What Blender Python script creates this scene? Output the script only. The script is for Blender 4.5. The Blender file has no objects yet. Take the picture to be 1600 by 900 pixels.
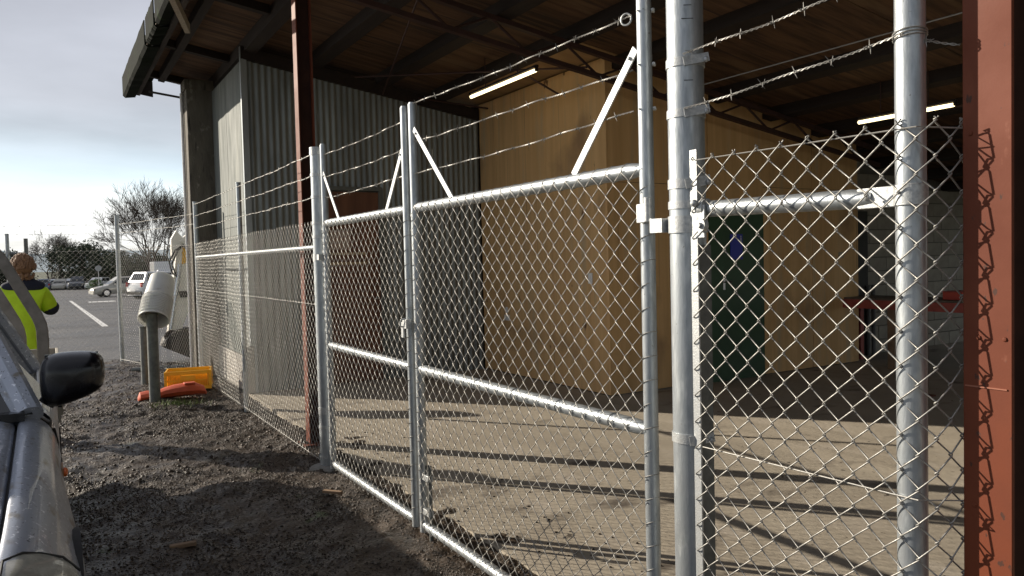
import bpy, bmesh, math, random
import numpy as np
from mathutils import Vector, Matrix
R = math.radians
random.seed(7); rng = np.random.default_rng(11)
S = bpy.context.scene
col = S.collection

# ------------------------------------------------------------------ camera, sky, sun, exposure
yaw, pitch, roll = R(30.72), R(-2.109), R(-1.413)
fw = Vector((math.sin(yaw)*math.cos(pitch), math.cos(yaw)*math.cos(pitch), math.sin(pitch)))
rt = Vector((math.cos(yaw), -math.sin(yaw), 0)); up = rt.cross(fw)
r2 = math.cos(roll)*rt + math.sin(roll)*up; u2 = -math.sin(roll)*rt + math.cos(roll)*up
cam = bpy.data.cameras.new('camera'); co = bpy.data.objects.new('camera', cam); col.objects.link(co)
co.matrix_world = Matrix(((r2.x, u2.x, -fw.x, 0), (r2.y, u2.y, -fw.y, 0), (r2.z, u2.z, -fw.z, 1.5), (0, 0, 0, 1)))
cam.sensor_width = 36; cam.lens = 1215/1600*36; cam.clip_start = .05; cam.clip_end = 12000
S.camera = co
SUN_AZ, SUN_EL = R(-38.3), R(20.5)          # azimuth from +Y towards +X
sd = Vector((math.sin(SUN_AZ)*math.cos(SUN_EL), math.cos(SUN_AZ)*math.cos(SUN_EL), math.sin(SUN_EL)))
sun = bpy.data.lights.new('sun', 'SUN'); sun.energy = 5.0; sun.angle = R(.5); sun.color = (1, .90, .76)
so = bpy.data.objects.new('sun', sun); so.rotation_euler = sd.to_track_quat('Z', 'Y').to_euler(); col.objects.link(so)
W = bpy.data.worlds.new('World'); S.world = W; W.use_nodes = True
def world():
    nt = W.node_tree; n = nt.nodes; l = nt.links
    bg = n['Background']; bg.inputs['Strength'].default_value = .10
    sky = n.new('ShaderNodeTexSky'); sky.sky_type = 'NISHITA'; sky.sun_disc = False
    sky.sun_elevation = SUN_EL; sky.sun_rotation = SUN_AZ; sky.air_density = 1.0; sky.dust_density = .6
    tc = n.new('ShaderNodeTexCoord'); sep = n.new('ShaderNodeSeparateXYZ'); l.new(tc.outputs['Generated'], sep.inputs[0])
    def m(op, a, b=None, clamp=False):
        x = n.new('ShaderNodeMath'); x.operation = op; x.use_clamp = clamp
        for i, v in enumerate((a, b)):
            if v is None: continue
            if isinstance(v, (int, float)): x.inputs[i].default_value = v
            else: l.new(v, x.inputs[i])
        return x.outputs[0]
    z = m('MAXIMUM', sep.outputs['Z'], 0.0)
    zz = m('ADD', z, .10)
    cx = m('DIVIDE', sep.outputs['X'], zz); cy = m('DIVIDE', sep.outputs['Y'], zz)
    cmb = n.new('ShaderNodeCombineXYZ'); l.new(cx, cmb.inputs[0]); l.new(cy, cmb.inputs[1])
    n1 = n.new('ShaderNodeTexNoise'); n1.inputs['Scale'].default_value = .55; n1.inputs['Detail'].default_value = 7; n1.inputs['Roughness'].default_value = .5
    l.new(cmb.outputs[0], n1.inputs['Vector'])
    n2 = n.new('ShaderNodeTexNoise'); n2.inputs['Scale'].default_value = 1.0; n2.inputs['Detail'].default_value = 8; n2.inputs['Roughness'].default_value = .55
    mp = n.new('ShaderNodeMapping'); mp.inputs['Scale'].default_value = (1.2, 1.2, 6); mp.inputs['Location'].default_value = (3.3, 1.2, 0)
    l.new(tc.outputs['Generated'], mp.inputs[0]); l.new(mp.outputs[0], n2.inputs['Vector'])
    # elevation (z = sin el) nudged by noise: high grey deck, clear gap, bright bank low down
    e = m('ADD', z, m('MULTIPLY', m('SUBTRACT', n2.outputs['Fac'], .5), .10))
    e = m('ADD', e, m('MULTIPLY', m('SUBTRACT', n1.outputs['Fac'], .5), .06))
    cov = n.new('ShaderNodeValToRGB'); cr = cov.color_ramp
    cr.elements[0].position = 0; cr.elements[0].color = (.97,)*3+(1,)
    cr.elements[1].position = 1; cr.elements[1].color = (.93,)*3+(1,)
    for p_, v in ((.055, .92), (.09, .62), (.125, .66), (.16, .93), (.30, .97), (.6, .88)):
        q = cr.elements.new(p_); q.color = (v, v, v, 1)
    l.new(e, cov.inputs['Fac'])
    cc = n.new('ShaderNodeValToRGB'); cr = cc.color_ramp
    cr.elements[0].position = 0; cr.elements[0].color = (7.4, 7.4, 7.2, 1)
    cr.elements[1].position = 1; cr.elements[1].color = (3.0, 3.1, 3.5, 1)
    for p_, c in ((.07, (7.6, 7.7, 7.7)), (.11, (5.2, 6.1, 7.1)), (.15, (4.5, 4.95, 5.5)), (.20, (3.7, 3.85, 4.25)), (.35, (3.05, 3.15, 3.6))):
        q = cr.elements.new(p_); q.color = c+(1,)
    l.new(e, cc.inputs['Fac'])
    sn = n.new('ShaderNodeVectorMath'); sn.operation = 'DOT_PRODUCT'; l.new(tc.outputs['Generated'], sn.inputs[0]); sn.inputs[1].default_value = tuple(sd)
    sg = n.new('ShaderNodeMapRange'); sg.interpolation_type = 'SMOOTHSTEP'; sg.inputs[1].default_value = -.7; sg.inputs[2].default_value = .9; sg.inputs[3].default_value = .60; sg.inputs[4].default_value = 1.12
    l.new(sn.outputs['Value'], sg.inputs[0])
    var = n.new('ShaderNodeMix'); var.data_type = 'RGBA'; var.blend_type = 'MULTIPLY'; var.inputs[0].default_value = 1
    br = n.new('ShaderNodeMapRange'); br.inputs[1].default_value = .3; br.inputs[2].default_value = .7; br.inputs[3].default_value = .66; br.inputs[4].default_value = 1.30
    l.new(n1.outputs['Fac'], br.inputs[0]); l.new(cc.outputs[0], var.inputs[6]); l.new(m('MULTIPLY', br.outputs[0], sg.outputs[0]), var.inputs[7])
    mx = n.new('ShaderNodeMix'); mx.data_type = 'RGBA'
    l.new(cov.outputs[0], mx.inputs[0]); l.new(sky.outputs[0], mx.inputs[6]); l.new(var.outputs[2], mx.inputs[7])
    l.new(mx.outputs[2], bg.inputs['Color'])
world()
S.view_settings.view_transform = 'Standard'; S.view_settings.look = 'None'
S.view_settings.exposure = 0.50; S.view_settings.gamma = 1

# ------------------------------------------------------------------ helpers
def link(o, parent=None):
    col.objects.link(o)
    if parent is not None:
        o.parent = parent
        o.matrix_parent_inverse = WM[parent.name].inverted() if parent.name in WM else Matrix()
    return o
WM = {}
def tag(o, label=None, cat=None, group=None, kind=None):
    if label: o['label'] = label
    if cat: o['category'] = cat
    if group: o['group'] = group
    if kind: o['kind'] = kind
    return o
def thing(name, loc, label, cat, group=None):
    o = bpy.data.objects.new(name, None); col.objects.link(o); o.location = loc
    o.empty_display_size = .1; WM[o.name] = Matrix.Translation(loc)
    return tag(o, label, cat, group)
def np_mesh(name, v, f, mat, parent=None, smooth=False, angle=None):
    v = np.asarray(v, np.float32); f = np.asarray(f, np.int32)
    me = bpy.data.meshes.new(name); k = f.shape[1]
    me.vertices.add(len(v)); me.vertices.foreach_set('co', v.ravel())
    me.loops.add(f.size); me.loops.foreach_set('vertex_index', f.ravel())
    me.polygons.add(len(f)); me.polygons.foreach_set('loop_start', np.arange(0, f.size, k, dtype=np.int32))
    me.update(calc_edges=True); me.materials.append(mat)
    if smooth: me.polygons.foreach_set('use_smooth', [True]*len(f))
    if angle: me.set_sharp_from_angle(angle=angle)
    me.validate()
    o = bpy.data.objects.new(name, me); return link(o, parent)
def basis(d, ref=Vector((0, 0, 1))):
    d = d.normalized()
    if abs(d.dot(ref)) > .95: ref = Vector((1, 0, 0))
    a = d.cross(ref).normalized(); b = a.cross(d); return a, b
class MB:
    def __init__(s): s.v = []; s.f = []
    def add(s, v, f):
        k = len(s.v); s.v += [tuple(x) for x in v]; s.f += [tuple(i+k for i in q) for q in f]; return s
    def box(s, c, d, rz=0, rx=0, ry=0, M=None):
        M = M or (Matrix.Translation(c) @ Matrix.Rotation(rz, 4, 'Z') @ Matrix.Rotation(ry, 4, 'Y') @ Matrix.Rotation(rx, 4, 'X'))
        vs = [M @ Vector((x*d[0]/2, y*d[1]/2, z*d[2]/2)) for x in (-1, 1) for y in (-1, 1) for z in (-1, 1)]
        return s.add(vs, [(0, 1, 3, 2), (4, 6, 7, 5), (0, 4, 5, 1), (2, 3, 7, 6), (0, 2, 6, 4), (1, 5, 7, 3)])
    def bar(s, a, b, w, h, ref=Vector((0, 0, 1))):
        a = Vector(a); b = Vector(b); x, y = basis(b-a, ref); vs = []
        for p in (a, b):
            for i, j in ((-1, -1), (1, -1), (1, 1), (-1, 1)): vs.append(p+x*i*w/2+y*j*h/2)
        return s.add(vs, [(0, 1, 5, 4), (1, 2, 6, 5), (2, 3, 7, 6), (3, 0, 4, 7), (3, 2, 1, 0), (4, 5, 6, 7)])
    def tube(s, pts, r, n=8, cap=True, closed=False):
        pts = [Vector(p) for p in pts]; m = len(pts); rr = r if isinstance(r, (list, tuple)) else [r]*m
        vs = []; fs = []; pa = None
        for i, p in enumerate(pts):
            if closed: d = pts[(i+1) % m]-pts[i-1]
            else: d = pts[min(i+1, m-1)]-pts[max(i-1, 0)]
            if d.length < 1e-9: d = Vector((0, 0, 1))
            d.normalize()
            if pa is None: a, b = basis(d)
            else:
                a = pa - d*pa.dot(d)
                a = a.normalized() if a.length > 1e-6 else basis(d)[0]
                b = a.cross(d)
            pa = a
            for k in range(n):
                t = 2*math.pi*k/n; vs.append(p+(a*math.cos(t)+b*math.sin(t))*rr[i])
        for i in range(m if closed else m-1):
            j = (i+1) % m
            for k in range(n):
                fs.append((i*n+k, i*n+(k+1) % n, j*n+(k+1) % n, j*n+k))
        if cap and not closed: fs += [tuple(range(n))[::-1], tuple((m-1)*n+k for k in range(n))]
        return s.add(vs, fs)
    def cyl(s, a, b, r, n=16, r2=None): return s.tube([a, b], [r, r if r2 is None else r2], n)
    def ring(s, c, axis, r, t, n=14, m=5):
        a, b = basis(Vector(axis)); c = Vector(c)
        return s.tube([c+(a*math.cos(2*math.pi*k/n)+b*math.sin(2*math.pi*k/n))*r for k in range(n)], t, m, closed=True)
    def band(s, c, r, h, t, n=24):      # strap round a vertical post
        vs = []; fs = []
        for k in range(n):
            a = 2*math.pi*k/n
            for rr, zz in ((r, -h/2), (r+t, -h/2), (r+t, h/2), (r, h/2)):
                vs.append((c[0]+rr*math.cos(a), c[1]+rr*math.sin(a), c[2]+zz))
        for k in range(n):
            j = (k+1) % n
            for q in range(4): fs.append((k*4+q, j*4+q, j*4+(q+1) % 4, k*4+(q+1) % 4))
        return s.add(vs, fs)
    def ball(s, c, r, n=10, sc=(1, 1, 1)):
        vs = []; fs = []; m = n//2+1
        for i in range(m):
            ph = math.pi*i/(m-1)
            for k in range(n):
                t = 2*math.pi*k/n; vs.append((c[0]+r*sc[0]*math.sin(ph)*math.cos(t), c[1]+r*sc[1]*math.sin(ph)*math.sin(t), c[2]+r*sc[2]*math.cos(ph)))
        for i in range(m-1):
            for k in range(n): fs.append((i*n+k, (i+1)*n+k, (i+1)*n+(k+1) % n, i*n+(k+1) % n))
        return s.add(vs, fs)
    def loft(s, secs, close=False, caps=False):
        n = len(secs[0]); vs = [p for q in secs for p in q]; fs = []
        for i in range(len(secs)-1):
            for k in range(n if close else n-1):
                fs.append((i*n+k, i*n+(k+1) % n, (i+1)*n+(k+1) % n, (i+1)*n+k))
        if caps: fs += [tuple(range(n))[::-1], tuple((len(secs)-1)*n+k for k in range(n))]
        return s.add(vs, fs)
    def build(s, name, mat, parent=None, smooth=True, angle=R(35), bevel=0, sub=0, solid=0):
        me = bpy.data.meshes.new(name); me.from_pydata([tuple(v) for v in s.v], [], s.f)
        bm = bmesh.new(); bm.from_mesh(me)
        if not solid: bmesh.ops.recalc_face_normals(bm, faces=bm.faces)
        bm.to_mesh(me); bm.free()
        me.materials.append(mat)
        if smooth:
            me.polygons.foreach_set('use_smooth', [True]*len(me.polygons))
            if not sub: me.set_sharp_from_angle(angle=angle)
        o = bpy.data.objects.new(name, me); link(o, parent)
        if solid: q = o.modifiers.new('s', 'SOLIDIFY'); q.thickness = solid; q.offset = -1
        if bevel: q = o.modifiers.new('b', 'BEVEL'); q.width = bevel; q.segments = 2; q.limit_method = 'ANGLE'; q.angle_limit = R(40)
        if sub: q = o.modifiers.new('u', 'SUBSURF'); q.levels = sub; q.render_levels = sub
        return o
def copy_tree(o, parent=None):
    c = o.copy(); col.objects.link(c)
    if parent is not None: c.parent = parent
    for ch in o.children: copy_tree(ch, c)
    return c
def inst(src, name, M, parent):       # shared-mesh piece placed at M in the world
    o = bpy.data.objects.new(name, src.data); col.objects.link(o); o.parent = parent
    o.matrix_parent_inverse = WM[parent.name].inverted(); o.matrix_basis = M; return o

# ------------------------------------------------------------------ materials
def mat(name, c1, c2=None, scale=8, rough=.6, rough2=None, metal=0, bump=0, bscale=None, stretch=(1, 1, 1), detail=6,
        spots=None, island=None, spec=.5, coat=0, lo=.35, hi=.65):
    m = bpy.data.materials.new(name); m.use_nodes = True; nt = m.node_tree; n = nt.nodes; l = nt.links
    b = n['Principled BSDF']; b.inputs['Roughness'].default_value = rough; b.inputs['Metallic'].default_value = metal
    b.inputs['Specular IOR Level'].default_value = spec; b.inputs['Coat Weight'].default_value = coat
    b.inputs['Base Color'].default_value = tuple(c1)+(1,)
    tc = n.new('ShaderNodeTexCoord'); mp = n.new('ShaderNodeMapping'); mp.inputs['Scale'].default_value = stretch
    l.new(tc.outputs['Object'], mp.inputs[0])
    last = None
    if c2 is not None:
        nz = n.new('ShaderNodeTexNoise'); nz.inputs['Scale'].default_value = scale; nz.inputs['Detail'].default_value = detail; nz.inputs['Roughness'].default_value = .6
        l.new(mp.outputs[0], nz.inputs['Vector'])
        mr = n.new('ShaderNodeMapRange'); mr.inputs[1].default_value = lo; mr.inputs[2].default_value = hi; l.new(nz.outputs['Fac'], mr.inputs[0])
        mx = n.new('ShaderNodeMix'); mx.data_type = 'RGBA'; mx.inputs[6].default_value = tuple(c1)+(1,); mx.inputs[7].default_value = tuple(c2)+(1,)
        l.new(mr.outputs[0], mx.inputs[0]); last = mx.outputs[2]
        if rough2 is not None:
            rr = n.new('ShaderNodeMapRange'); rr.inputs[3].default_value = rough; rr.inputs[4].default_value = rough2
            l.new(mr.outputs[0], rr.inputs[0]); l.new(rr.outputs[0], b.inputs['Roughness'])
    if spots:      # list of (color, scale, threshold, width, stretch)
        for (c, sc, th, wd, st) in spots:
            m2 = n.new('ShaderNodeMapping'); m2.inputs['Scale'].default_value = st; m2.inputs['Location'].default_value = (sc*.37, 1.7, sc*.11); l.new(tc.outputs['Object'], m2.inputs[0])
            nz = n.new('ShaderNodeTexNoise'); nz.inputs['Scale'].default_value = sc; nz.inputs['Detail'].default_value = 5; l.new(m2.outputs[0], nz.inputs['Vector'])
            mr = n.new('ShaderNodeMapRange'); mr.inputs[1].default_value = th; mr.inputs[2].default_value = th+wd; l.new(nz.outputs['Fac'], mr.inputs[0])
            mx = n.new('ShaderNodeMix'); mx.data_type = 'RGBA'; mx.inputs[7].default_value = tuple(c)+(1,)
            if last is not None: l.new(last, mx.inputs[6])
            else: mx.inputs[6].default_value = tuple(c1)+(1,)
            l.new(mr.outputs[0], mx.inputs[0]); last = mx.outputs[2]
    if island:
        g = n.new('ShaderNodeNewGeometry'); mr = n.new('ShaderNodeMapRange'); mr.inputs[3].default_value = island[0]; mr.inputs[4].default_value = island[1]
        l.new(g.outputs['Random Per Island'], mr.inputs[0])
        mx = n.new('ShaderNodeMix'); mx.data_type = 'RGBA'; mx.blend_type = 'MULTIPLY'; mx.inputs[0].default_value = 1
        if last is not None: l.new(last, mx.inputs[6])
        else: mx.inputs[6].default_value = tuple(c1)+(1,)
        l.new(mr.outputs[0], mx.inputs[7]); last = mx.outputs[2]
    if last is not None: l.new(last, b.inputs['Base Color'])
    if bump:
        nb = n.new('ShaderNodeTexNoise'); nb.inputs['Scale'].default_value = bscale or scale*3; nb.inputs['Detail'].default_value = 6
        l.new(mp.outputs[0], nb.inputs['Vector'])
        bp = n.new('ShaderNodeBump'); bp.inputs['Strength'].default_value = 1; bp.inputs['Distance'].default_value = bump
        l.new(nb.outputs['Fac'], bp.inputs['Height']); l.new(bp.outputs[0], b.inputs['Normal'])
    return m
def emit(name, c, s):
    m = bpy.data.materials.new(name); m.use_nodes = True; b = m.node_tree.nodes['Principled BSDF']
    b.inputs['Base Color'].default_value = tuple(c)+(1,); b.inputs['Emission Color'].default_value = tuple(c)+(1,); b.inputs['Emission Strength'].default_value = s; return m
GALV = mat('galvanised_pipe', (.46, .49, .51), (.34, .37, .39), 55, .36, .50, metal=.70, bump=.0006, bscale=160, stretch=(1, 1, .22),
           spots=[((.50, .53, .54), 26, .56, .1, (1, 1, .35)), ((.30, .33, .35), 9, .62, .12, (1, 1, .5)), ((.22, .22, .20), 60, .70, .03, (1, 1, 1))])
GALV2 = mat('galvanised_fitting', (.54, .55, .54), (.38, .40, .41), 90, .42, .6, metal=.6, bump=.0008, bscale=200)
WIRE = mat('galvanised_wire', (.42, .41, .38), (.26, .25, .23), 260, .42, .55, metal=.45)
WIREB = mat('barbed_wire_steel', (.50, .49, .46), (.30, .29, .265), 60, .45, .6, metal=.5)
BRACE = mat('white_flat_bar', (.78, .79, .78), (.62, .64, .65), 60, .45, .6, metal=.2)
CONC = mat('concrete_slab', (.42, .37, .29), (.33, .285, .22), 1.6, .75, .9, bump=.004, bscale=30, stretch=(1, .6, 1), detail=10,
           spots=[((.42, .37, .30), 4.5, .54, .16, (1, .5, 1)), ((.11, .09, .07), 2.2, .60, .12, (.7, 1.2, 1)), ((.07, .055, .04), 13, .69, .03, (1, 1, 1)), ((.40, .37, .32), 40, .66, .05, (1, 1, 1))])
DIRT = mat('wet_dirt', (.070, .048, .031), (.028, .020, .014), 3.2, .62, .34, bump=.012, bscale=55, detail=10,
           spots=[((.15, .125, .10), 28, .58, .1, (1, 1, 1)), ((.055, .035, .02), 1.4, .56, .1, (1, 1, 1)), ((.03, .025, .02), 60, .56, .06, (1, 1, 1)), ((.05, .075, .02), 3.1, .68, .05, (1, 1, 1))])
PEB = mat('gravel_stone', (.105, .080, .058), (.044, .034, .026), 30, .6, .38, island=(.2, 1.6), spec=.35)
ASPH = mat('asphalt', (.085, .085, .088), (.058, .058, .060), .35, .75, .55, bump=.004, bscale=60, spots=[((.12, .12, .118), 55, .58, .08, (1, 1, 1)), ((.045, .045, .047), .12, .52, .1, (1, 3, 1))])
PAINTW = mat('road_paint', (.72, .72, .70), (.45, .45, .44), 14, .7)
GRASS = mat('far_grass', (.06, .075, .03), (.045, .05, .025), .5, .9)
HILLM = mat('hazed_hill', (.30, .36, .40), (.36, .41, .44), .004, 1, spec=0)  # distance haze put into the pale blue-grey colour
PLYW = mat('plywood', (.74, .475, .22), (.60, .365, .16), 1.8, .72, .85, bump=.0005, bscale=30, stretch=(6, 6, .28), detail=7, lo=.32, hi=.70,
           spots=[((.38, .23, .11), 4.0, .62, .14, (5, 5, .12)), ((.53, .39, .23), 2.2, .56, .18, (3, 3, .3)), ((.16, .08, .035), 3.4, .690, .025, (1.7, 1.7, .75)), ((.36, .22, .11), 1.1, .60, .12, (1, 1, .8))])
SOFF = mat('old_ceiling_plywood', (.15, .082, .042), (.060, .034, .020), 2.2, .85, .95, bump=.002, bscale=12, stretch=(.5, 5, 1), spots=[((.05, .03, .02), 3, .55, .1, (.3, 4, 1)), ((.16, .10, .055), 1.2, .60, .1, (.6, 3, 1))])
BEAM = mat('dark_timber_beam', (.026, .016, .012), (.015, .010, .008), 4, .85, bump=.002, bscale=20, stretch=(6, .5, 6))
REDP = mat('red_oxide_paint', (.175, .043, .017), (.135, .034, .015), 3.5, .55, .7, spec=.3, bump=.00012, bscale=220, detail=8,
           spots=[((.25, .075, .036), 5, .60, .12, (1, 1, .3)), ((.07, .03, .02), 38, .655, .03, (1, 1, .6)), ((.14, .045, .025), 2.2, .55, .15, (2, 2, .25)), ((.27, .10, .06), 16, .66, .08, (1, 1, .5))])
REDW = mat('shade_dark_rusty_web', (.055, .024, .016), (.035, .016, .012), 9, .8, spec=.2)  # recess shade of the web darkened into its rusty red
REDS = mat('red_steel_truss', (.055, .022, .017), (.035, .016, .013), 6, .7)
CORR = mat('corrugated_galvanised', (.27, .29, .28), (.20, .215, .21), 2.5, .42, .6, metal=.35, stretch=(3, 3, .4), spots=[((.34, .35, .33), 5, .60, .15, (4, 4, .25))])
SHEET = mat('pale_weathered_board', (.20, .215, .20), (.145, .16, .15), 3, .7, .9, bump=.001, bscale=30, stretch=(5, 5, .5), spots=[((.25, .26, .24), 60, .72, .03, (1, 1, 1)), ((.30, .31, .28), 1.3, .6, .1, (2, 2, .4))])
POSTC = mat('weathered_concrete_post', (.15, .135, .11), (.09, .08, .065), 4, .9, bump=.006, bscale=30, stretch=(2, 2, .5), spots=[((.22, .20, .17), 9, .62, .06, (1, 1, .6)), ((.05, .045, .04), 8, .62, .06, (2, 2, .3))])
GUTT = mat('mossy_gutter', (.010, .014, .009), (.006, .008, .006), 6, .95, spec=.08, bump=.003, bscale=30, spots=[((.016, .028, .010), 5, .60, .07, (1, 1, 1))])
WOODW = mat('grey_weathered_timber', (.52, .48, .40), (.36, .32, .26), 9, .85, bump=.002, bscale=40, stretch=(4, 4, 4))
WOODB = mat('raw_timber', (.30, .20, .12), (.20, .13, .08), 9, .8)
GREEN = mat('dark_green_door', (.035, .090, .040), (.028, .070, .032), 2, .5)
BROWN = mat('brown_door', (.19, .080, .040), (.12, .048, .026), 2, .6, stretch=(4, 4, .5))
BLUE = mat('blue_sign', (.02, .03, .42), None, rough=.4)
BLOCK = mat('concrete_block_face', (.38, .35, .29), (.29, .265, .22), 5, .9, bump=.002, bscale=70)
MORT = mat('block_mortar', (.17, .16, .14), (.13, .12, .11), 8, .95)
WHITE = mat('white_plastic', (.84, .84, .83), (.76, .76, .75), 12, .45, .6, spots=[((.48, .45, .40), 9, .62, .1, (1, 1, 1))])
BLACKP = mat('black_plastic', (.004, .004, .005), (.007, .007, .010), 30, .16, .28, spec=.5)
RUBBER = mat('black_rubber', (.018, .018, .018), (.03, .028, .026), 14, .8)
GLASS = mat('dark_glass', (.02, .024, .026), None, rough=.06, spec=.8)
CHROME = mat('brushed_metal', (.62, .63, .64), (.5, .5, .52), 30, .25, metal=.9)
SILV = mat('silver_car_paint', (.40, .44, .51), (.35, .38, .44), 3, .34, .46, metal=.42, coat=.35, bump=.0005, bscale=120,
           spots=[((.72, .75, .80), 75, .635, .015, (1, 1, 1)), ((.14, .145, .16), 88, .64, .02, (1, 1, 1)), ((.22, .20, .165), 14, .58, .10, (1, .5, 1.6))])
TRAYM = mat('tray_steel', (.30, .275, .245), (.20, .185, .165), 12, .5, .7, metal=.3)
TAN = mat('dusty_tray_side', (.42, .39, .32), (.32, .29, .24), 10, .7)
LENS = mat('headlight_lens', (.36, .35, .30), (.22, .215, .18), 22, .22, .35, coat=.5)
AMBER = mat('amber_lens', (.75, .16, .03), None, rough=.25)
REDL = mat('red_lens', (.45, .02, .02), None, rough=.25)
HIVIS = mat('hi_vis_fabric', (.62, .92, .03), (.52, .78, .02), 9, .8, bump=.004, bscale=14)
NAVY = mat('navy_fabric', (.014, .018, .035), (.02, .024, .045), 12, .9)
SKIN = mat('skin', (.52, .32, .24), None, rough=.5)
HAIR = mat('brown_hair', (.20, .11, .06), (.34, .20, .11), 40, .6, bump=.004, bscale=60, stretch=(1, 1, .4))
YELL = mat('yellow_plastic', (.90, .50, .03), (.80, .42, .02), 8, .5)
ORNG = mat('orange_plastic', (.62, .10, .035), (.50, .085, .03), 8, .5)
EXCW = mat('excavator_cream_paint', (.92, .89, .80), (.82, .79, .70), 7, .5, .65, spots=[((.28, .22, .16), 7, .66, .05, (1, 1, 1))])
EXCD = mat('excavator_dark_steel', (.035, .032, .03), (.07, .055, .045), 9, .6, .8)
BARK = mat('bare_bark', (.11, .09, .07), (.065, .054, .042), 3, .95)
LEAF = mat('evergreen_leaf', (.040, .058, .026), (.028, .040, .020), 1.2, .8, island=(.5, 1.6))
FLUO = emit('fluorescent_tube', (1, .82, .46), 2.6)
BOLL = mat('dark_galvanised_post', (.20, .21, .20), (.12, .125, .12), 18, .6, metal=.4)

# ------------------------------------------------------------------ noise for terrain
def vnoise(x, y, s, seed):
    g = np.random.default_rng(seed).random((257, 257)); x = np.asarray(x)/s+1000.3; y = np.asarray(y)/s+1000.7
    xi = np.floor(x).astype(int); yi = np.floor(y).astype(int); fx = x-xi; fy = y-yi
    fx = fx*fx*(3-2*fx); fy = fy*fy*(3-2*fy); a = xi % 256; b = yi % 256
    return (g[a, b]*(1-fx)*(1-fy)+g[a+1, b]*fx*(1-fy)+g[a, b+1]*(1-fx)*fy+g[a+1, b+1]*fx*fy)-.5
def dirt_h(x, y):
    h = .05*vnoise(x, y, 1.3, 1)+.035*vnoise(x, y, .38, 2)+.026*vnoise(x, y, .13, 3)+.020*vnoise(x, y, .055, 4)
    h = h - .012
    # runs out over the edge of the slab
    sx = np.asarray(x)-1.92
    h = np.where(sx > 0, h-.055*np.minimum(sx, 1.2)-.004, h)
    yb = np.clip((np.asarray(y)-13.0)/1.5, 0, 1)
    return h - yb*.0

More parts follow.
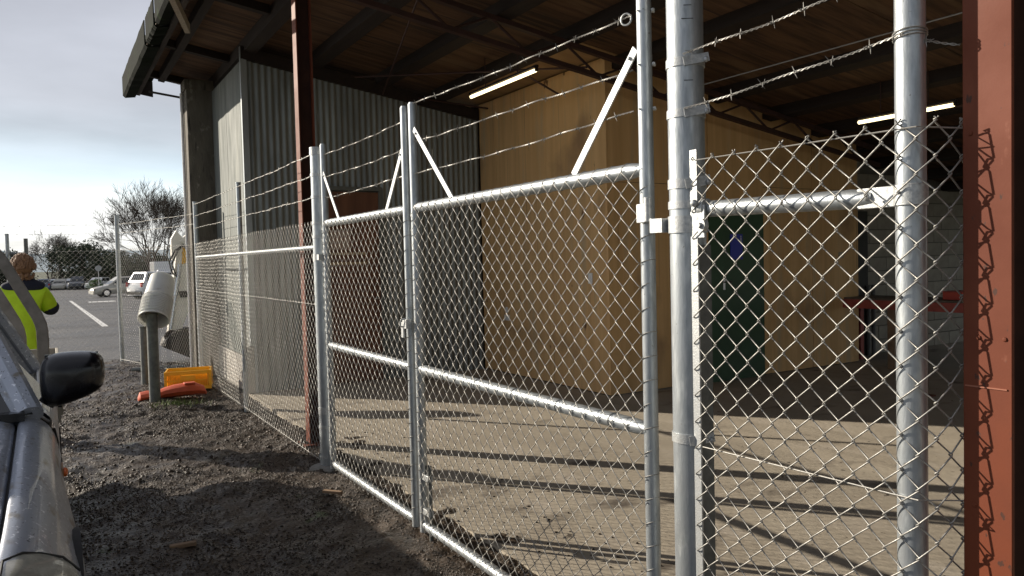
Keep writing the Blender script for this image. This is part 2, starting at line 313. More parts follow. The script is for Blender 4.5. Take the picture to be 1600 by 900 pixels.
# ------------------------------------------------------------------ setting: ground, car park, floor, hills
def car_z(y): return -.01*(min(y, 119)-14) if y > 14 else 0
def sheets():
    ys = [-80, 12.8, 119, 4500]; v = []; f = []
    for y in ys:
        for x in (-4500, 4500): v.append((x, y, (car_z(y) if y > 14 else 0)-.06))
    for i in range(3): f.append((2*i, 2*i+1, 2*i+3, 2*i+2))
    tag(MB().add(v, f).build('ground', GRASS, smooth=False), kind='structure')
    # asphalt follows the fence line
    v = [(-60, 30, .0), (-60, 150, 0), (90, 150, 0), (90, 16.0, 0), (14, 13.0, 0), (1.95, 12.9, 0), (.9, 14.5, 0), (-1.0, 15.3, 0), (-6, 17.5, 0), (-60, 40, 0)]
    b = MB(); rows = [12.9, 14, 15.5, 18, 25, 40, 80, 119, 150]
    for i, (y0, y1) in enumerate(zip(rows[:-1], rows[1:])):
        def xl(y): return 1.9-(y-12.9)*.62 if y < 14.5 else (.9-(y-14.5)*2.2 if y < 18 else -60)
        x0, x1 = (xl(y0) if y0 < 18 else -60), (xl(y1) if y1 <= 18 else -60)
        if y0 == 18: x0 = -60
        b.add([(x0, y0, car_z(y0)-.012), (95, y0, car_z(y0)-.012), (95, y1, car_z(y1)-.012), (x1, y1, car_z(y1)-.012)], [(0, 1, 2, 3)])
    tag(b.build('car_park', ASPH, smooth=False), kind='structure')
    def line(a, c, w, name='parking_line'):
        a = Vector(a); c = Vector(c); d = (c-a).normalized(); n = Vector((-d.y, d.x))*w/2; k = 6; b = MB(); vs = []
        for i in range(k+1):
            q = a+(c-a)*i/k
            for s_ in (-1, 1): p = q+n*s_; vs.append((p.x, p.y, car_z(q.y)-.006))
        b.add(vs, [(2*i, 2*i+1, 2*i+3, 2*i+2) for i in range(k)]); return tag(b.build(name, PAINTW, smooth=False), kind='structure')
    line((1.31, 24.8), (1.08, 56.4), .16)
    line((1.9, 51.5), (3.3, 51.5), 1.3, 'painted_arrow')
    for xx in (8.5, 12, 15.5): line((xx, 30), (xx, 36), .12)
    # concrete floor
    b = MB(); b.box((8.0, .75, -.1), (12.1, 17.4, .2)); tag(b.build('concrete_floor', CONC, smooth=False), kind='structure')
    # yard
    xs = np.concatenate([np.arange(-30, -4, .5), np.arange(-4, 3.3, .026)]); y_ = np.concatenate([np.arange(-12, 1.5, .3), np.arange(1.5, 9.5, .026), np.arange(9.5, 14.8, .05)])
    X, Y = np.meshgrid(xs, y_); H = dirt_h(X, Y); edge = 12.9+(1.9-X)/.62; edge = np.where(edge > 14.5, 14.5+(.9-X)/2.2, edge)
    H = np.where(Y > edge-.15, H-.25*np.clip((Y-edge+.15)/.3, 0, 1), H)
    H = np.where((X > 2.0) & (Y > 9.35), H-.03, H)
    v = np.stack([X.ravel(), Y.ravel(), H.ravel()], 1); nx = len(xs); ny = len(y_)
    i = np.arange((ny-1)*(nx-1)); r = i//(nx-1); c = i % (nx-1); k = r*nx+c
    f = np.stack([k, k+1, k+nx+1, k+nx], 1)
    tag(np_mesh('yard', v, f, DIRT, smooth=True), kind='structure')
    # gravel
    ico = []; bm = bmesh.new(); bmesh.ops.create_icosphere(bm, subdivisions=1, radius=1); iv = np.array([tuple(p.co) for p in bm.verts]); fi = np.array([[q.index for q in p.verts] for p in bm.faces]); bm.free()
    def scatter(N, x0, x1, y0, y1, s0, s1, powr=2.2):
        x = rng.uniform(x0, x1, N); y = y0+(y1-y0)*rng.random(N)**1.5; s = s0+(s1-s0)*rng.random(N)**powr
        keep = (y < 12.9+(1.9-x)/.62) & (vnoise(x, y, .9, 9)+.35*rng.standard_normal(N) > -.15)
        x, y, s = x[keep], y[keep], s[keep]; n = len(x)
        h = np.where(x > 1.96, np.maximum(dirt_h(x, y), 0), dirt_h(x, y))
        sc = s[:, None]*np.stack([rng.uniform(.7, 1.3, n), rng.uniform(.7, 1.3, n), rng.uniform(.45, .85, n)], 1)
        a = rng.uniform(0, 6.28, n); P = iv[None]*(1+.35*(rng.random((n, 12, 1))-.5))*sc[:, None]
        ca, sa = np.cos(a)[:, None], np.sin(a)[:, None]
        Q = np.stack([P[..., 0]*ca-P[..., 1]*sa+x[:, None], P[..., 0]*sa+P[..., 1]*ca+y[:, None], P[..., 2]+(h+s*.2)[:, None]], 2)
        F = (fi[None]+12*np.arange(n)[:, None, None]).reshape(-1, 3); return Q.reshape(-1, 3), F
    def grit(N, x0, x1, y0, y1, s0, s1):
        x = rng.uniform(x0, x1, N); y = y0+(y1-y0)*rng.random(N)**1.35; s = s0+(s1-s0)*rng.random(N)**2
        keep = (y < 12.9+(1.9-x)/.62) & ((x < 1.95) | (dirt_h(x, y) > 0)) & (vnoise(x, y*.6, .55, 21)+.6*vnoise(x, y, .2, 22)+.22*rng.standard_normal(N) > -.12); x, y, s = x[keep], y[keep], s[keep]; n = len(x)
        ov = np.array([(1, 0, 0), (0, 1, 0), (-1, 0, 0), (0, -1, 0), (0, 0, 1), (0, 0, -1)], float); of = np.array([(0, 1, 4), (1, 2, 4), (2, 3, 4), (3, 0, 4), (1, 0, 5), (2, 1, 5), (3, 2, 5), (0, 3, 5)])
        P = ov[None]*(s[:, None]*np.stack([rng.uniform(.7, 1.4, n), rng.uniform(.7, 1.4, n), rng.uniform(.5, 1.0, n)], 1))[:, None]; a = rng.uniform(0, 6.28, n); ca, sa = np.cos(a)[:, None], np.sin(a)[:, None]
        tl = rng.uniform(-.6, .6, (n, 1)); P = P.copy(); P[..., 2] += P[..., 0]*tl
        Q = np.stack([P[..., 0]*ca-P[..., 1]*sa+x[:, None], P[..., 0]*sa+P[..., 1]*ca+y[:, None], P[..., 2]+(dirt_h(x, y)+s*.15)[:, None]], 2)
        return Q.reshape(-1, 3), (of[None]+6*np.arange(n)[:, None, None]).reshape(-1, 3)
    g1, h1 = grit(95000, -.6, 2.05, 2.2, 10.5, .0025, .0085); g2, h2 = grit(30000, -2.5, 2.0, 7.5, 14.4, .005, .013)
    tag(np_mesh('grit', np.concatenate([g1, g2]), np.concatenate([h1, h2+len(g1)]), PEB), 'fine dark grit covering the wet mud of the yard', 'grit', kind='stuff')
    q1, f1 = scatter(9000, -1.2, 1.95, 2.0, 11, .003, .012, 3.0)
    q2, f2 = scatter(6000, -3.5, 1.9, 6, 14.4, .005, .019, 3.2)
    q3, f3 = scatter(500, 1.9, 2.6, 1.6, 7, .003, .012)
    V = np.concatenate([q1, q2, q3]); F = np.concatenate([f1, f2+len(q1), f3+len(q1)+len(q2)])
    tag(np_mesh('gravel', V, F, PEB), 'dark wet gravel and stones scattered over the muddy yard', 'gravel', kind='stuff')
    # hills
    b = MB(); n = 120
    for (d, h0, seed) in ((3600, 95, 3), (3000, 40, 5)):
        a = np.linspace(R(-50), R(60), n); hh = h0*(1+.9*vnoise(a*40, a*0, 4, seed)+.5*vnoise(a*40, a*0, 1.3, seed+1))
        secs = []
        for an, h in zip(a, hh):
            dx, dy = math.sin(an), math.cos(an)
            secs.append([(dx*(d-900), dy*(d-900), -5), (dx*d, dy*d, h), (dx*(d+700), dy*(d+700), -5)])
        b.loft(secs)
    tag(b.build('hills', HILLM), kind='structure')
sheets()

# grass tuft by the orange foot
def tuft(x, y, n, h, sp, label):
    b = MB()
    for _ in range(n):
        px, py = x+random.gauss(0, sp), y+random.gauss(0, sp*.6); a = random.uniform(0, 6.28); hh = h*random.uniform(.5, 1.1); w = .004
        z = float(dirt_h(px, py)); dx, dy = math.cos(a), math.sin(a)
        b.add([(px-dy*w, py+dx*w, z), (px+dy*w, py-dx*w, z), (px+dx*hh*.5, py+dy*hh*.5, z+hh)], [(0, 1, 2)])
    tag(b.build('grass_tuft', mat('grass_blade', (.10, .16, .03), (.16, .20, .05), 9, .8), smooth=False), label, 'grass', kind='stuff')
tuft(1.15, 9.1, 220, .07, .14, 'small green grass tuft in the mud in front of the orange foot')

# ------------------------------------------------------------------ chain link and barbed wire
def link_mesh(path, z0, z1, r=.00165, w=.0415, v=.080, n=5, off=.0035, parent=None, name='wire_mesh', simple=False, tips=True, sagk=.014):
    """woven wire: each strand a flattened helix hooked into its neighbours; path = [(x,y)...]"""
    P = [Vector(p).to_2d() for p in path]; L = [0]
    for a, c in zip(P[:-1], P[1:]): L.append(L[-1]+(c-a).length)
    def at(u):
        u = max(0, min(L[-1], u))
        for i in range(len(P)-1):
            if u <= L[i+1] or i == len(P)-2:
                d = (P[i+1]-P[i]); t = (u-L[i])/d.length; return P[i]+d*t, d.normalized()
    N = int(L[-1]/w); allv = []; allf = []; base = 0
    H = int((z1-z0)/(v/2))
    for k in range(N):
        u0, u1 = k*w-.004, (k+1)*w+.004; pts = []
        pa, d = at(k*w); pb, _ = at((k+1)*w); nrm = Vector((-d.y, d.x))     # towards -X side
        if nrm.x > 0: nrm = -nrm
        du = d*.004; jit = random.uniform(-.0015, .0015)
        for j in range(H+1):
            left = (j % 2 == 0) if k % 2 == 0 else (j % 2 == 1)
            q = (pa-du) if left else (pb+du); z = z0+j*v/2+jit
            s1 = 1 if left else -1
            if simple: pts.append((q.x, q.y, z))
            else:
                m_ = d*(.004 if left else -.004); o = nrm*off
                pts.append((q.x+m_.x-o.x*s1, q.y+m_.y-o.y*s1, z-.003))
                pts.append((q.x, q.y, z))
                pts.append((q.x+m_.x+o.x*s1, q.y+m_.y+o.y*s1, z+.003))
        if tips and not simple:   # twisted barb at the selvedge
            q = Vector(pts[-2]); pts.append((q.x+random.uniform(-.006, .006), q.y+random.uniform(-.006, .006), q.z+.007))
        pts = np.array(pts); uu = np.full(len(pts), k*w+path[0][1]*3.3); zz_ = pts[:, 2]
        dn = sagk*(vnoise(uu, zz_, .55, 31)+.5*vnoise(uu, zz_, .21, 32)); dz = .6*sagk*vnoise(uu, zz_, .37, 33)
        pts[:, 0] += nrm.x*dn; pts[:, 1] += nrm.y*dn; pts[:, 2] += dz
        T = np.gradient(pts, axis=0); T /= np.linalg.norm(T, axis=1)[:, None]+1e-9
        nn = np.array([nrm.x, nrm.y, 0]); A = np.tile(nn, (len(pts), 1)); A -= T*(T@nn)[:, None]; A /= np.linalg.norm(A, axis=1)[:, None]+1e-9
        B = np.cross(T, A); th = np.arange(n)*2*math.pi/n
        V = pts[:, None]+r*(A[:, None]*np.cos(th)[None, :, None]+B[:, None]*np.sin(th)[None, :, None])
        m = len(pts); i = np.arange(m-1)[:, None]; kk = np.arange(n)[None]; k2 = (kk+1) % n
        F = np.stack([i*n+kk, i*n+k2, (i+1)*n+k2, (i+1)*n+kk], 2).reshape(-1, 4)+base
        allv.append(V.reshape(-1, 3)); allf.append(F); base += m*n
    o = np_mesh(name, np.concatenate(allv), np.concatenate(allf), WIRE, parent, smooth=True)
    return tag(o, kind='stuff')
def barbed(a, c, parent, sag=.004, near=True, pitch=.036, first=.03, gap=.115):
    a = Vector(a); c = Vector(c); L = (c-a).length; st = .006 if near else .02; n = int(L/st); x, y = basis(c-a); d = (c-a).normalized(); b = MB()
    r = .0014 if near else .0016; f1, f2 = random.uniform(3, 5), random.uniform(7, 11); p1, p2 = random.random()*6, random.random()*6
    def mid(t): return a+(c-a)*t+y*(-sag*4*t*(1-t)+.003*math.sin(f1*L*t+p1)+.0018*math.sin(f2*L*t*2+p2))+x*.002*math.sin(f2*L*t+p1)
    for ph in (0, math.pi):
        pts = []
        for i in range(n+1):
            t = i/n; an = t*L/pitch*2*math.pi+ph; pts.append(mid(t)+(x*math.cos(an)+y*math.sin(an))*.0021)
        b.tube(pts, r, 4 if near else 3)
    s_ = first
    while s_ < L-.02:
        p = mid(s_/L); a0 = random.uniform(0, 3.14)
        for q, da in ((-.004, 0), (.004, 1.3)):
            e = (x*math.cos(a0+da)+y*math.sin(a0+da)); pp = p+d*q
            b.tube([pp-e*.017+d*.003, pp-e*.004, pp+e*.004, pp+e*.017-d*.003], [.0005, .0014, .0014, .0005], 4)
            b.ring(pp, d, .0035, .0012, 7, 3)
        s_ += gap*random.uniform(.9, 1.12)
    return b.build('barbed_wire', WIREB, parent)
def ties(b, a, c, r, step=.080, t=.0019, tilt=.35):
    a = Vector(a); c = Vector(c); L = (c-a).length; d = (c-a).normalized(); x, y = basis(d); k = step*.5
    while k < L-.01:
        ax = (d+x*tilt*random.uniform(.7, 1.2)).normalized(); b.ring(a+d*k, ax, r+t*.8, t, 14, 4); k += step

FX = 1.72
# ---- gate posts
def gate_post(y, r, h, label, clamps):
    t = thing('gate_post', (FX, y, 0), label, 'gate post', 'round galvanised gate posts')
    b = MB(); b.cyl((FX, y, -.3), (FX, y, h), r, 40); b.build('pipe', GALV, t, angle=R(50))
    b = MB(); b.band((FX, y, h-.012), r, .05, .004, 40); b.cyl((FX, y, h+.012), (FX, y, h+.02), r+.004, 40); b.build('cap', GALV2, t)
    return t
A = gate_post(5.63, .054, 2.33, 'shorter far round gate post carrying the left gate leaf beside the red column', None)
Bp = gate_post(1.81, .056, 2.36, 'thickest near round gate post with bolted clamps between the gate and the right mesh panel', None)
def clamp(t, y, z, r, side, tab=True, h=.026, bolt=True):
    b = MB(); b.band((FX, y, z), r, h, .0035, 32)
    ti = Vector((.86, -.51, 0)); nn = Vector((-.51, -.86, 0)) if side < 0 else Vector((-.80, .60, 0))
    if side > 0: ti = Vector((.60, .80, 0))
    cc = Vector((FX, y, z))+nn*(r+.003)+ti*(r*.42)
    if tab: b.bar(cc-ti*r*.75-Vector((0, 0, .004)), cc+ti*r*.62+Vector((0, 0, .009)), h, .004, nn)
    c = b.build('clamp', GALV2, t)
    if bolt:
        p = cc+ti*r*.45+nn*.004; b = MB(); b.ball(p, .0095, 12, (.8, .8, 1)); b.cyl(p, p-nn*.02, .005, 8); b.build('bolt', GALV2, c)
    return c
for z in (2.09, 1.935): 
    clamp(Bp, 1.81, z, .056, -1)
clamp(Bp, 1.81, 1.72, .056, -1, h=.03); clamp(Bp, 1.81, 1.655, .056, -1, tab=False, h=.024, bolt=False); clamp(Bp, 1.81, .93, .056, -1, h=.03)
b = MB(); b.band((FX, 1.81, 1.595), .056, .052, .005, 32); b.box((FX-.045, 1.885, 1.595), (.04, .055, .044)); b.cyl((FX-.045, 1.918, 1.575), (FX-.045, 1.918, 1.62), .013, 14)
b.build('hinge_bracket', GALV2, Bp)
for z in (2.31, 2.15, 1.99, 1.80, 1.70, .30, .08):
    clamp(A, 5.63, z, .054, 1, h=.02)
b = MB(); b.band((FX, 5.63, .42), .054, .05, .004, 28); b.build('hinge_bracket', GALV2, A)
b = MB(); b.band((FX, 5.63, 1.55), .054, .05, .004, 28); b.box((FX-.04, 5.6-.08, 1.55), (.035, .05, .04)); b.build('hinge_bracket', GALV2, A)
# concrete footing of far post
b = MB(); b.tube([(FX, 5.6, -.05), (FX, 5.6, .012), (FX, 5.6, .018)], [.17, .14, .07], 14)
for i, q in enumerate(b.v): b.v[i] = (q[0]+random.uniform(-.02, .02), q[1]+random.uniform(-.02, .02), q[2]+random.uniform(-.008, .008))
b.build('footing', mat('rough_mortar', (.26, .25, .23), (.18, .17, .15), 30, .9), A)

b = MB()
for z, dx in ((2.255, .03), (2.215, .045), (2.03, .035)): b.bar(Vector((FX, 1.81, z))+Vector((-.51, -.86, 0))*.0562-Vector((.86, -.51, 0))*dx*.5, Vector((FX, 1.81, z))+Vector((-.51, -.86, 0))*.0562+Vector((.86, -.51, 0))*dx*.3, .002, .0006, Vector((-.51, -.86, 0)))
tag(b.build('print_mark', RUBBER, Bp, smooth=False), kind='stuff')
# ---- gate leaves
def leaf(y0, y1, label, braces, drop):
    t = thing('gate_leaf', (FX, (y0+y1)/2, 0), label, 'gate', 'two leaves of the chain link gate')
    r = .0245
    for y, rr in ((y0, r), (y1, r)):
        b = MB(); b.cyl((FX, y, .015), (FX, y, 2.35), rr, 22); b.cyl((FX, y, 2.35), (FX, y, 2.358), rr*.8, 22); b.build('stile', GALV, t, angle=R(50))
    s = 1 if y1 > y0 else -1
    for z in (1.79, .915, .055):
        b = MB(); b.tube([(FX, y0+s*r*.6, z), (FX, y0+s*.07, z), (FX, y1-s*.07, z), (FX, y1-s*r*.6, z)], [.019, .0265, .0265, .019], 20); b.build('rail', GALV, t, angle=R(50))
    ya, yb = min(y0, y1), max(y0, y1)
    link_mesh([(FX-r-.0055, ya+.012), (FX-r-.0055, yb-.012)], .035, 1.81, parent=t, tips=False)
    b = MB()
    for z in (1.79, .055): ties(b, (FX, ya+.05, z), (FX, yb-.04, z), .0265, .083)
    for y in (y0, y1): ties(b, (FX, y, .08), (FX, y, 1.78), r, .080, tilt=.5)
    for y in np.arange(ya+.2, yb-.1, .34): b.ring((FX, y, .915), (.1, 1, .15), .028, .0018, 14, 4)
    tag(b.build('tie_wire', WIRE, t), kind='stuff')
    for (p, q) in braces:
        b = MB(); b.bar((FX-.012, p[0], p[1]), (FX-.012, q[0], q[1]), .030, .006, Vector((1, 0, 0))); b.build('brace', BRACE, t, smooth=False)
        n = t.children[-1]
        b = MB(); b.ball((FX-.018, p[0]+(q[0]-p[0])*.07, p[1]+(q[1]-p[1])*.07), .007, 10); b.build('bolt', GALV2, o_last(t, 'brace'))
    return t
def o_last(t, pre): return [c for c in t.children if c.name.startswith(pre)][-1]
Lf = leaf(5.49, 4.01, 'far left leaf of the chain link gate with two thin white braces on top',
          [((5.47, 2.15), (5.15, 1.80)), ((4.03, 2.12), (4.29, 1.80))], False)
Rf = leaf(3.90, 2.0, 'near right leaf of the chain link gate, hung on the thick round post',
          [((3.86, 2.21), (3.42, 1.80)), ((2.03, 2.19), (2.40, 1.81))], True)
for k, (za, zb) in enumerate(((2.275, 2.275), (2.115, 2.12), (1.97, 1.975))):
    barbed((FX-.005, 5.47, za), (FX-.005, 4.02, zb), Lf, gap=.12)
for k, (za, zb) in enumerate(((2.35, 2.305), (2.145, 2.13), (1.972, 1.985))):
    barbed((FX-.005, 3.88, za), (FX-.005, 2.055, zb), Rf, sag=.006, gap=.12)
b = MB(); b.ring((FX-.005, 2.085, 2.303), (1, .5, 0), .019, .0035, 18, 6); b.build('eye_bolt', GALV2, Rf)
for z in (2.305, 2.13, 1.985):
    b = MB(); b.cyl((FX-.03, 2.0, z), (FX+.03, 1.982, z), .0035, 8); b.ball((FX+.012, 1.969, z), .007, 8); b.build('bolt', GALV2, Rf)
b = MB(); b.box((FX-.035, 1.975, 1.64), (.03, .045, .062)); b.cyl((FX-.045, 1.945, 1.61), (FX-.045, 1.945, 1.69), .013, 16); b.build('hinge', GALV2, Rf, bevel=.002)
# latch and drop bolt where the leaves meet
b = MB(); b.box((FX-.045, 3.96, 1.16), (.03, .055, .05)); b.box((FX-.05, 4.0, 1.125), (.012, .03, .085)); b.tube([(FX-.05, 3.99, 1.14), (FX-.075, 3.985, 1.15), (FX-.075, 3.965, 1.185), (FX-.05, 3.955, 1.19)], .005, 8)
b.build('latch', GALV2, Rf, bevel=.002)
b = MB(); b.cyl((FX-.005, 3.80, -.12), (FX-.005, 3.80, .40), .011, 12); b.tube([(FX-.005, 3.80, .40), (FX-.03, 3.80, .405), (FX-.03, 3.80, .36)], .008, 8)
b.build('drop_bolt', BOLL, Rf); 
for z in (.33, .14): b = MB(); b.box((FX-.005, 3.83, z), (.03, .08, .033)); b.build('drop_bolt_guide', GALV2, Rf, bevel=.002)

# ---- right mesh panel
Rt = thing('chain_link_fence', (FX, 1.08, 0), 'short near chain link panel between thick gate post and red column', 'fence', 'chain link fence runs')
PY = 1.078
b = MB(); b.cyl((FX, PY, -.3), (FX, PY, 2.7), .033, 32); tag(b.build('post', GALV, Rt, angle=R(50)))
b = MB(); b.tube([(FX, 1.755, 1.638), (FX, 1.73, 1.638), (FX, 1.725, 1.638), (FX, 1.23, 1.628), (FX, 1.17, 1.626)], [.016, .016, .0245, .0245, .018], 22); b.build('rail', GALV, Rt, angle=R(50))
b = MB(); b.box((FX-.006, 1.16, 1.626), (.012, .10, .05)); b.band((FX, PY, 1.626), .033, .05, .004, 28); b.build('rail_end', GALV2, Rt, bevel=.002)
b = MB(); b.ball((FX-.016, 1.18, 1.628), .009, 10); b.build('bolt', GALV2, Rt)
b = MB(); b.tube([(FX-.012, 1.742, 1.642), (FX-.012, 1.712, 1.642)], .027, 18); b.box((FX-.03, 1.727, 1.60), (.007, .045, .10)); b.build('rail_cup', GALV2, Rt, bevel=.002)
b = MB(); b.cyl((FX-.045, 1.712, 1.588), (FX-.028, 1.712, 1.588), .02, 20); b.cyl((FX-.054, 1.712, 1.588), (FX-.04, 1.712, 1.588), .009, 6); b.build('bolt', GALV2, Rt)
b = MB(); b.ball((FX-.045, 1.735, 1.655), .012, 10); b.build('bolt', GALV2, Rt)
b = MB(); b.box((FX-.031, 1.748, .91), (.006, .030, 1.815)); b.build('tension_bar', GALV2, Rt, smooth=False, bevel=.001)
b = MB(); b.box((FX+.002, 1.744, .765), (.055, .004, 1.53)); b.build('tension_bar_flange', BOLL, Rt, smooth=False)  # return leg in darker steel, its shade put into the colour
CX = 1.775     # outer face of the near red column
link_mesh([(FX-.0365, 1.748), (FX-.0372, 1.05), (FX-.022, 1.022), (FX+.02, 1.008), (FX+.075, 1.004), (FX+.12, 1.002)], .03, 1.815, r=.0020, n=6, off=.004, parent=Rt, sagk=.0035)
barbed((FX-.05, 1.765, 2.105), (FX-.034, .90, 2.145), Rt, gap=.10)
barbed((FX-.05, 1.765, 1.945), (FX-.036, PY+.0, 1.985), Rt, gap=.10, first=.09)
barbed((FX-.036, PY, 1.985), (CX+.01, 1.0, 1.958), Rt, gap=.10, first=.06)
b = MB()
for i in range(3): b.ring((FX, PY, 1.985+i*.006), (.05*i, .1, 1), .036, .0016, 20, 4)
b.build('wire_wrap', WIREB, Rt)
for (ya, za, yb, zb) in ((1.74, 1.785, 1.04, 1.775), (1.74, .916, 1.04, .928)):
    b = MB(); b.tube([(FX-.034, ya, za), (FX-.038, yb, zb), (FX+.06, .99, zb-.005)], .0018, 5); b.build('tension_wire', WIRE, Rt)
b = MB(); ties(b, (FX, 1.72, 1.636), (FX, 1.25, 1.628), .0225, .26, tilt=.2); tag(b.build('tie_wire', WIRE, Rt), kind='stuff')

# ---- left fence run
Lt = thing('chain_link_fence', (FX, 8.42, 0), 'long chain link run receding along the shed, from far gate post to corner post', 'fence', 'chain link fence runs')
for y, rr, h in ((8.42, .025, 2.36), (11.2, .030, 2.37)):
    b = MB(); b.cyl((FX+.005, y, -.2), (FX+.005, y, h), rr, 18); b.cyl((FX+.005, y, h), (FX+.005, y, h+.01), rr*1.12, 18); b.build('post', GALV, Lt, angle=R(50))
b = MB(); b.cyl((FX, 5.65, 1.625), (FX, 11.2, 1.632), .0185, 16); b.build('rail', GALV, Lt, angle=R(50))
link_mesh([(FX-.024, 5.66), (FX-.024, 11.2)], .015, 1.845, n=4, parent=Lt)
for z in (2.31, 2.155, 1.995):
    barbed((FX-.02, 5.56, z), (FX-.02, 8.42, z+.01), Lt, near=False, gap=.14); barbed((FX-.02, 8.42, z+.01), (FX-.02, 11.2, z+.03), Lt, near=False, gap=.14)
for z in (.03, 1.2):
    b = MB(); b.cyl((FX-.024, 5.65, z), (FX-.024, 11.2, z), .0018, 4); b.build('tension_wire', WIRE, Lt)

# ---- back fence
Bk = thing('chain_link_fence', (.97, 14.1, 0), 'far chain link fence along the edge of the car park with barbed wire on top', 'fence', 'chain link fence runs')
bp = [(1.70, 11.22), (.97, 14.1), (-.55, 14.62), (-3.3, 15.6), (-6.2, 16.6)]
for i, (x, y) in enumerate(bp[1:]):
    b = MB(); b.cyl((x, y, -.2), (x, y, 2.37 if i == 0 else 2.1), .034 if i == 0 else .028, 14); b.build('post', GALV, Bk, angle=R(50))
link_mesh([(x-.03, y-.03) for x, y in bp], -.02, 1.82, r=.0018, n=3, parent=Bk, simple=True, tips=False)
for z in (2.22, 2.08):
    for a, c in zip(bp[:-1], bp[1:]): barbed((a[0], a[1], z), (c[0], c[1], z), Bk, near=False, gap=.2)
for z in (1.80, .04):
    b = MB(); b.tube([(x-.03, y-.03, z) for x, y in bp], .002, 4); b.build('tension_wire', WIRE, Bk)
b = MB(); b.cyl((-.30, 14.55, -.1), (-.30, 14.55, 2.02), .03, 12); b.build('post', BOLL, Bk); b = MB(); b.cyl((-.72, 14.70, 1.78), (-.30, 14.55, 1.78), .02, 10); b.build('rail', BOLL, Bk)

# ------------------------------------------------------------------ steel columns
def column(x, y, sx, sy, h, label, bolts=True):
    t = thing('steel_column', (x, y, 0), label, 'column', 'red painted steel columns')
    for s_ in (-1, 1):
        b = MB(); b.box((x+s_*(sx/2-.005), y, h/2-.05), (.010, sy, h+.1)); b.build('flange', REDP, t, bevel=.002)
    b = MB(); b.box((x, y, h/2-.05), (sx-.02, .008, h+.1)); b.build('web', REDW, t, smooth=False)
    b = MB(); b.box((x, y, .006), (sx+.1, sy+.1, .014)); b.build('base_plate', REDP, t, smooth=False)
    return t
C1 = column(CX+.09, .9375, .18, .105, 4.0, 'large near red oxide steel column at right edge with mesh shadow on it')
for (y, z) in ((.972, 1.755), (.955, 1.30), (.90, 1.30), (.965, .92)):
    b = MB(); b.ball((CX-.001, y, z), .0055, 8, (.5, 1, 1)); b.build('rivet', REDP, C1)
b = MB(); b.box((CX-.001, .94, 1.19), (.003, .09, .003)); b.build('weld_bead', mat('bright_red_scratch', (.33, .12, .07)), C1, smooth=False)
column(1.865, 6.42, .13, .11, 4.0, 'slim far red steel column rising behind the far gate post')
column(7.62, 4.68, .1, .1, 3.15, 'thin red column inside the shed, mostly behind the right fence post')

# ------------------------------------------------------------------ shed roof
def ceil_z(x): return 4.15-.16*(x-2)
SR = thing('shed_roof', (6, 3, 4), 'dark lean-to roof with plywood ceiling, deep purlins and steel truss over the concrete floor', 'roof')
a = math.atan(.16); Ln = math.hypot(1, .16)
def slab(x0, x1, y0, y1, off, th, bld):      # box following roof slope, off = distance below ceiling plane of its top
    vs = []
    for x in (x0, x1):
        for y in (y0, y1):
            for z in (0, -th): vs.append((x, y, ceil_z(x)-off+z))
    bld.add(vs, [(0, 2, 3, 1), (4, 5, 7, 6), (0, 1, 5, 4), (2, 6, 7, 3), (0, 4, 6, 2), (1, 3, 7, 5)])
b = MB(); slab(1.43, 14.2, -8, 12.06, -.07, .05, b); slab(1.13, 1.425, -8, 12.72, -.07, .05, b); b.build('roofing_sheet', GUTT, SR, smooth=False)
PLYC = mat('tan_ceiling_plywood', (.40, .26, .13), (.30, .19, .095), 2, .8, stretch=(.6, 4, 1), detail=5)  # paler tan plywood for the ceiling panels beside the plywood room
# ceiling panels between purlins
PX = [1.15, 2.1, 2.85, 3.72, 4.50, 5.30, 6.7, 7.6, 8.5, 9.4, 10.3, 11.2, 12.1, 13.0, 14.1]
ys = [-7.9, -5.5, -3.1, -.7, 1.7, 4.1, 6.5, 8.9, 10.4, 12.0]
for i in range(len(PX)-1):
    for j in range(len(ys)-1):
        b = MB(); dz = random.uniform(0, .004); slab(PX[i]+.004, PX[i+1]-.004, ys[j]+.005, ys[j+1]-.005, dz, .012, b)
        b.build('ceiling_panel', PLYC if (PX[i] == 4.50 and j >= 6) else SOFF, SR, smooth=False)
for i, x in enumerate(PX[1:-1]):
    w = .13 if x < 2.5 else .15; h = .15 if x < 2.5 else .12
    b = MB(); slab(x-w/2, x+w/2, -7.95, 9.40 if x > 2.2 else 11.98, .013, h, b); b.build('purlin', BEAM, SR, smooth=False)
b = MB(); slab(1.42, 1.5, -7.95, 11.98, .013, .11, b); b.build('purlin', BEAM, SR, smooth=False)
b = MB(); slab(1.2, 1.25, -7.95, 12.68, .013, .22, b); b.build('fascia_board', BEAM, SR, smooth=False)
b = MB(); slab(1.05, 1.43, 12.69, 12.735, -.02, .22, b); b.build('barge_board', BEAM, SR, smooth=False)
# gutter in sections that do not quite line up
for (y0, y1, xo, dz) in ((9.75, 12.75, 1.03, 0), (9.0, 9.74, 1.045, .02), (5.0, 8.99, 1.06, .045), (-7.9, 4.98, 1.05, .03)):
    b = MB(); secs = []
    prof = [(xo, 4.31+dz), (xo, 4.04+dz), (xo+.03, 4.01+dz), (1.195, 4.03+dz), (1.195, 4.2+dz), (1.185, 4.2+dz), (1.185, 4.045+dz), (xo+.035, 4.025+dz), (xo+.012, 4.05+dz), (xo+.012, 4.31+dz)]
    n = 16
    for i in range(n+1):
        y = y0+(y1-y0)*i/n; j = random.uniform(-.008, .008); secs.append([(x, y, z+j) for x, z in prof])
    b.loft(secs, close=True, caps=True); b.build('gutter', GUTT, SR, smooth=False)
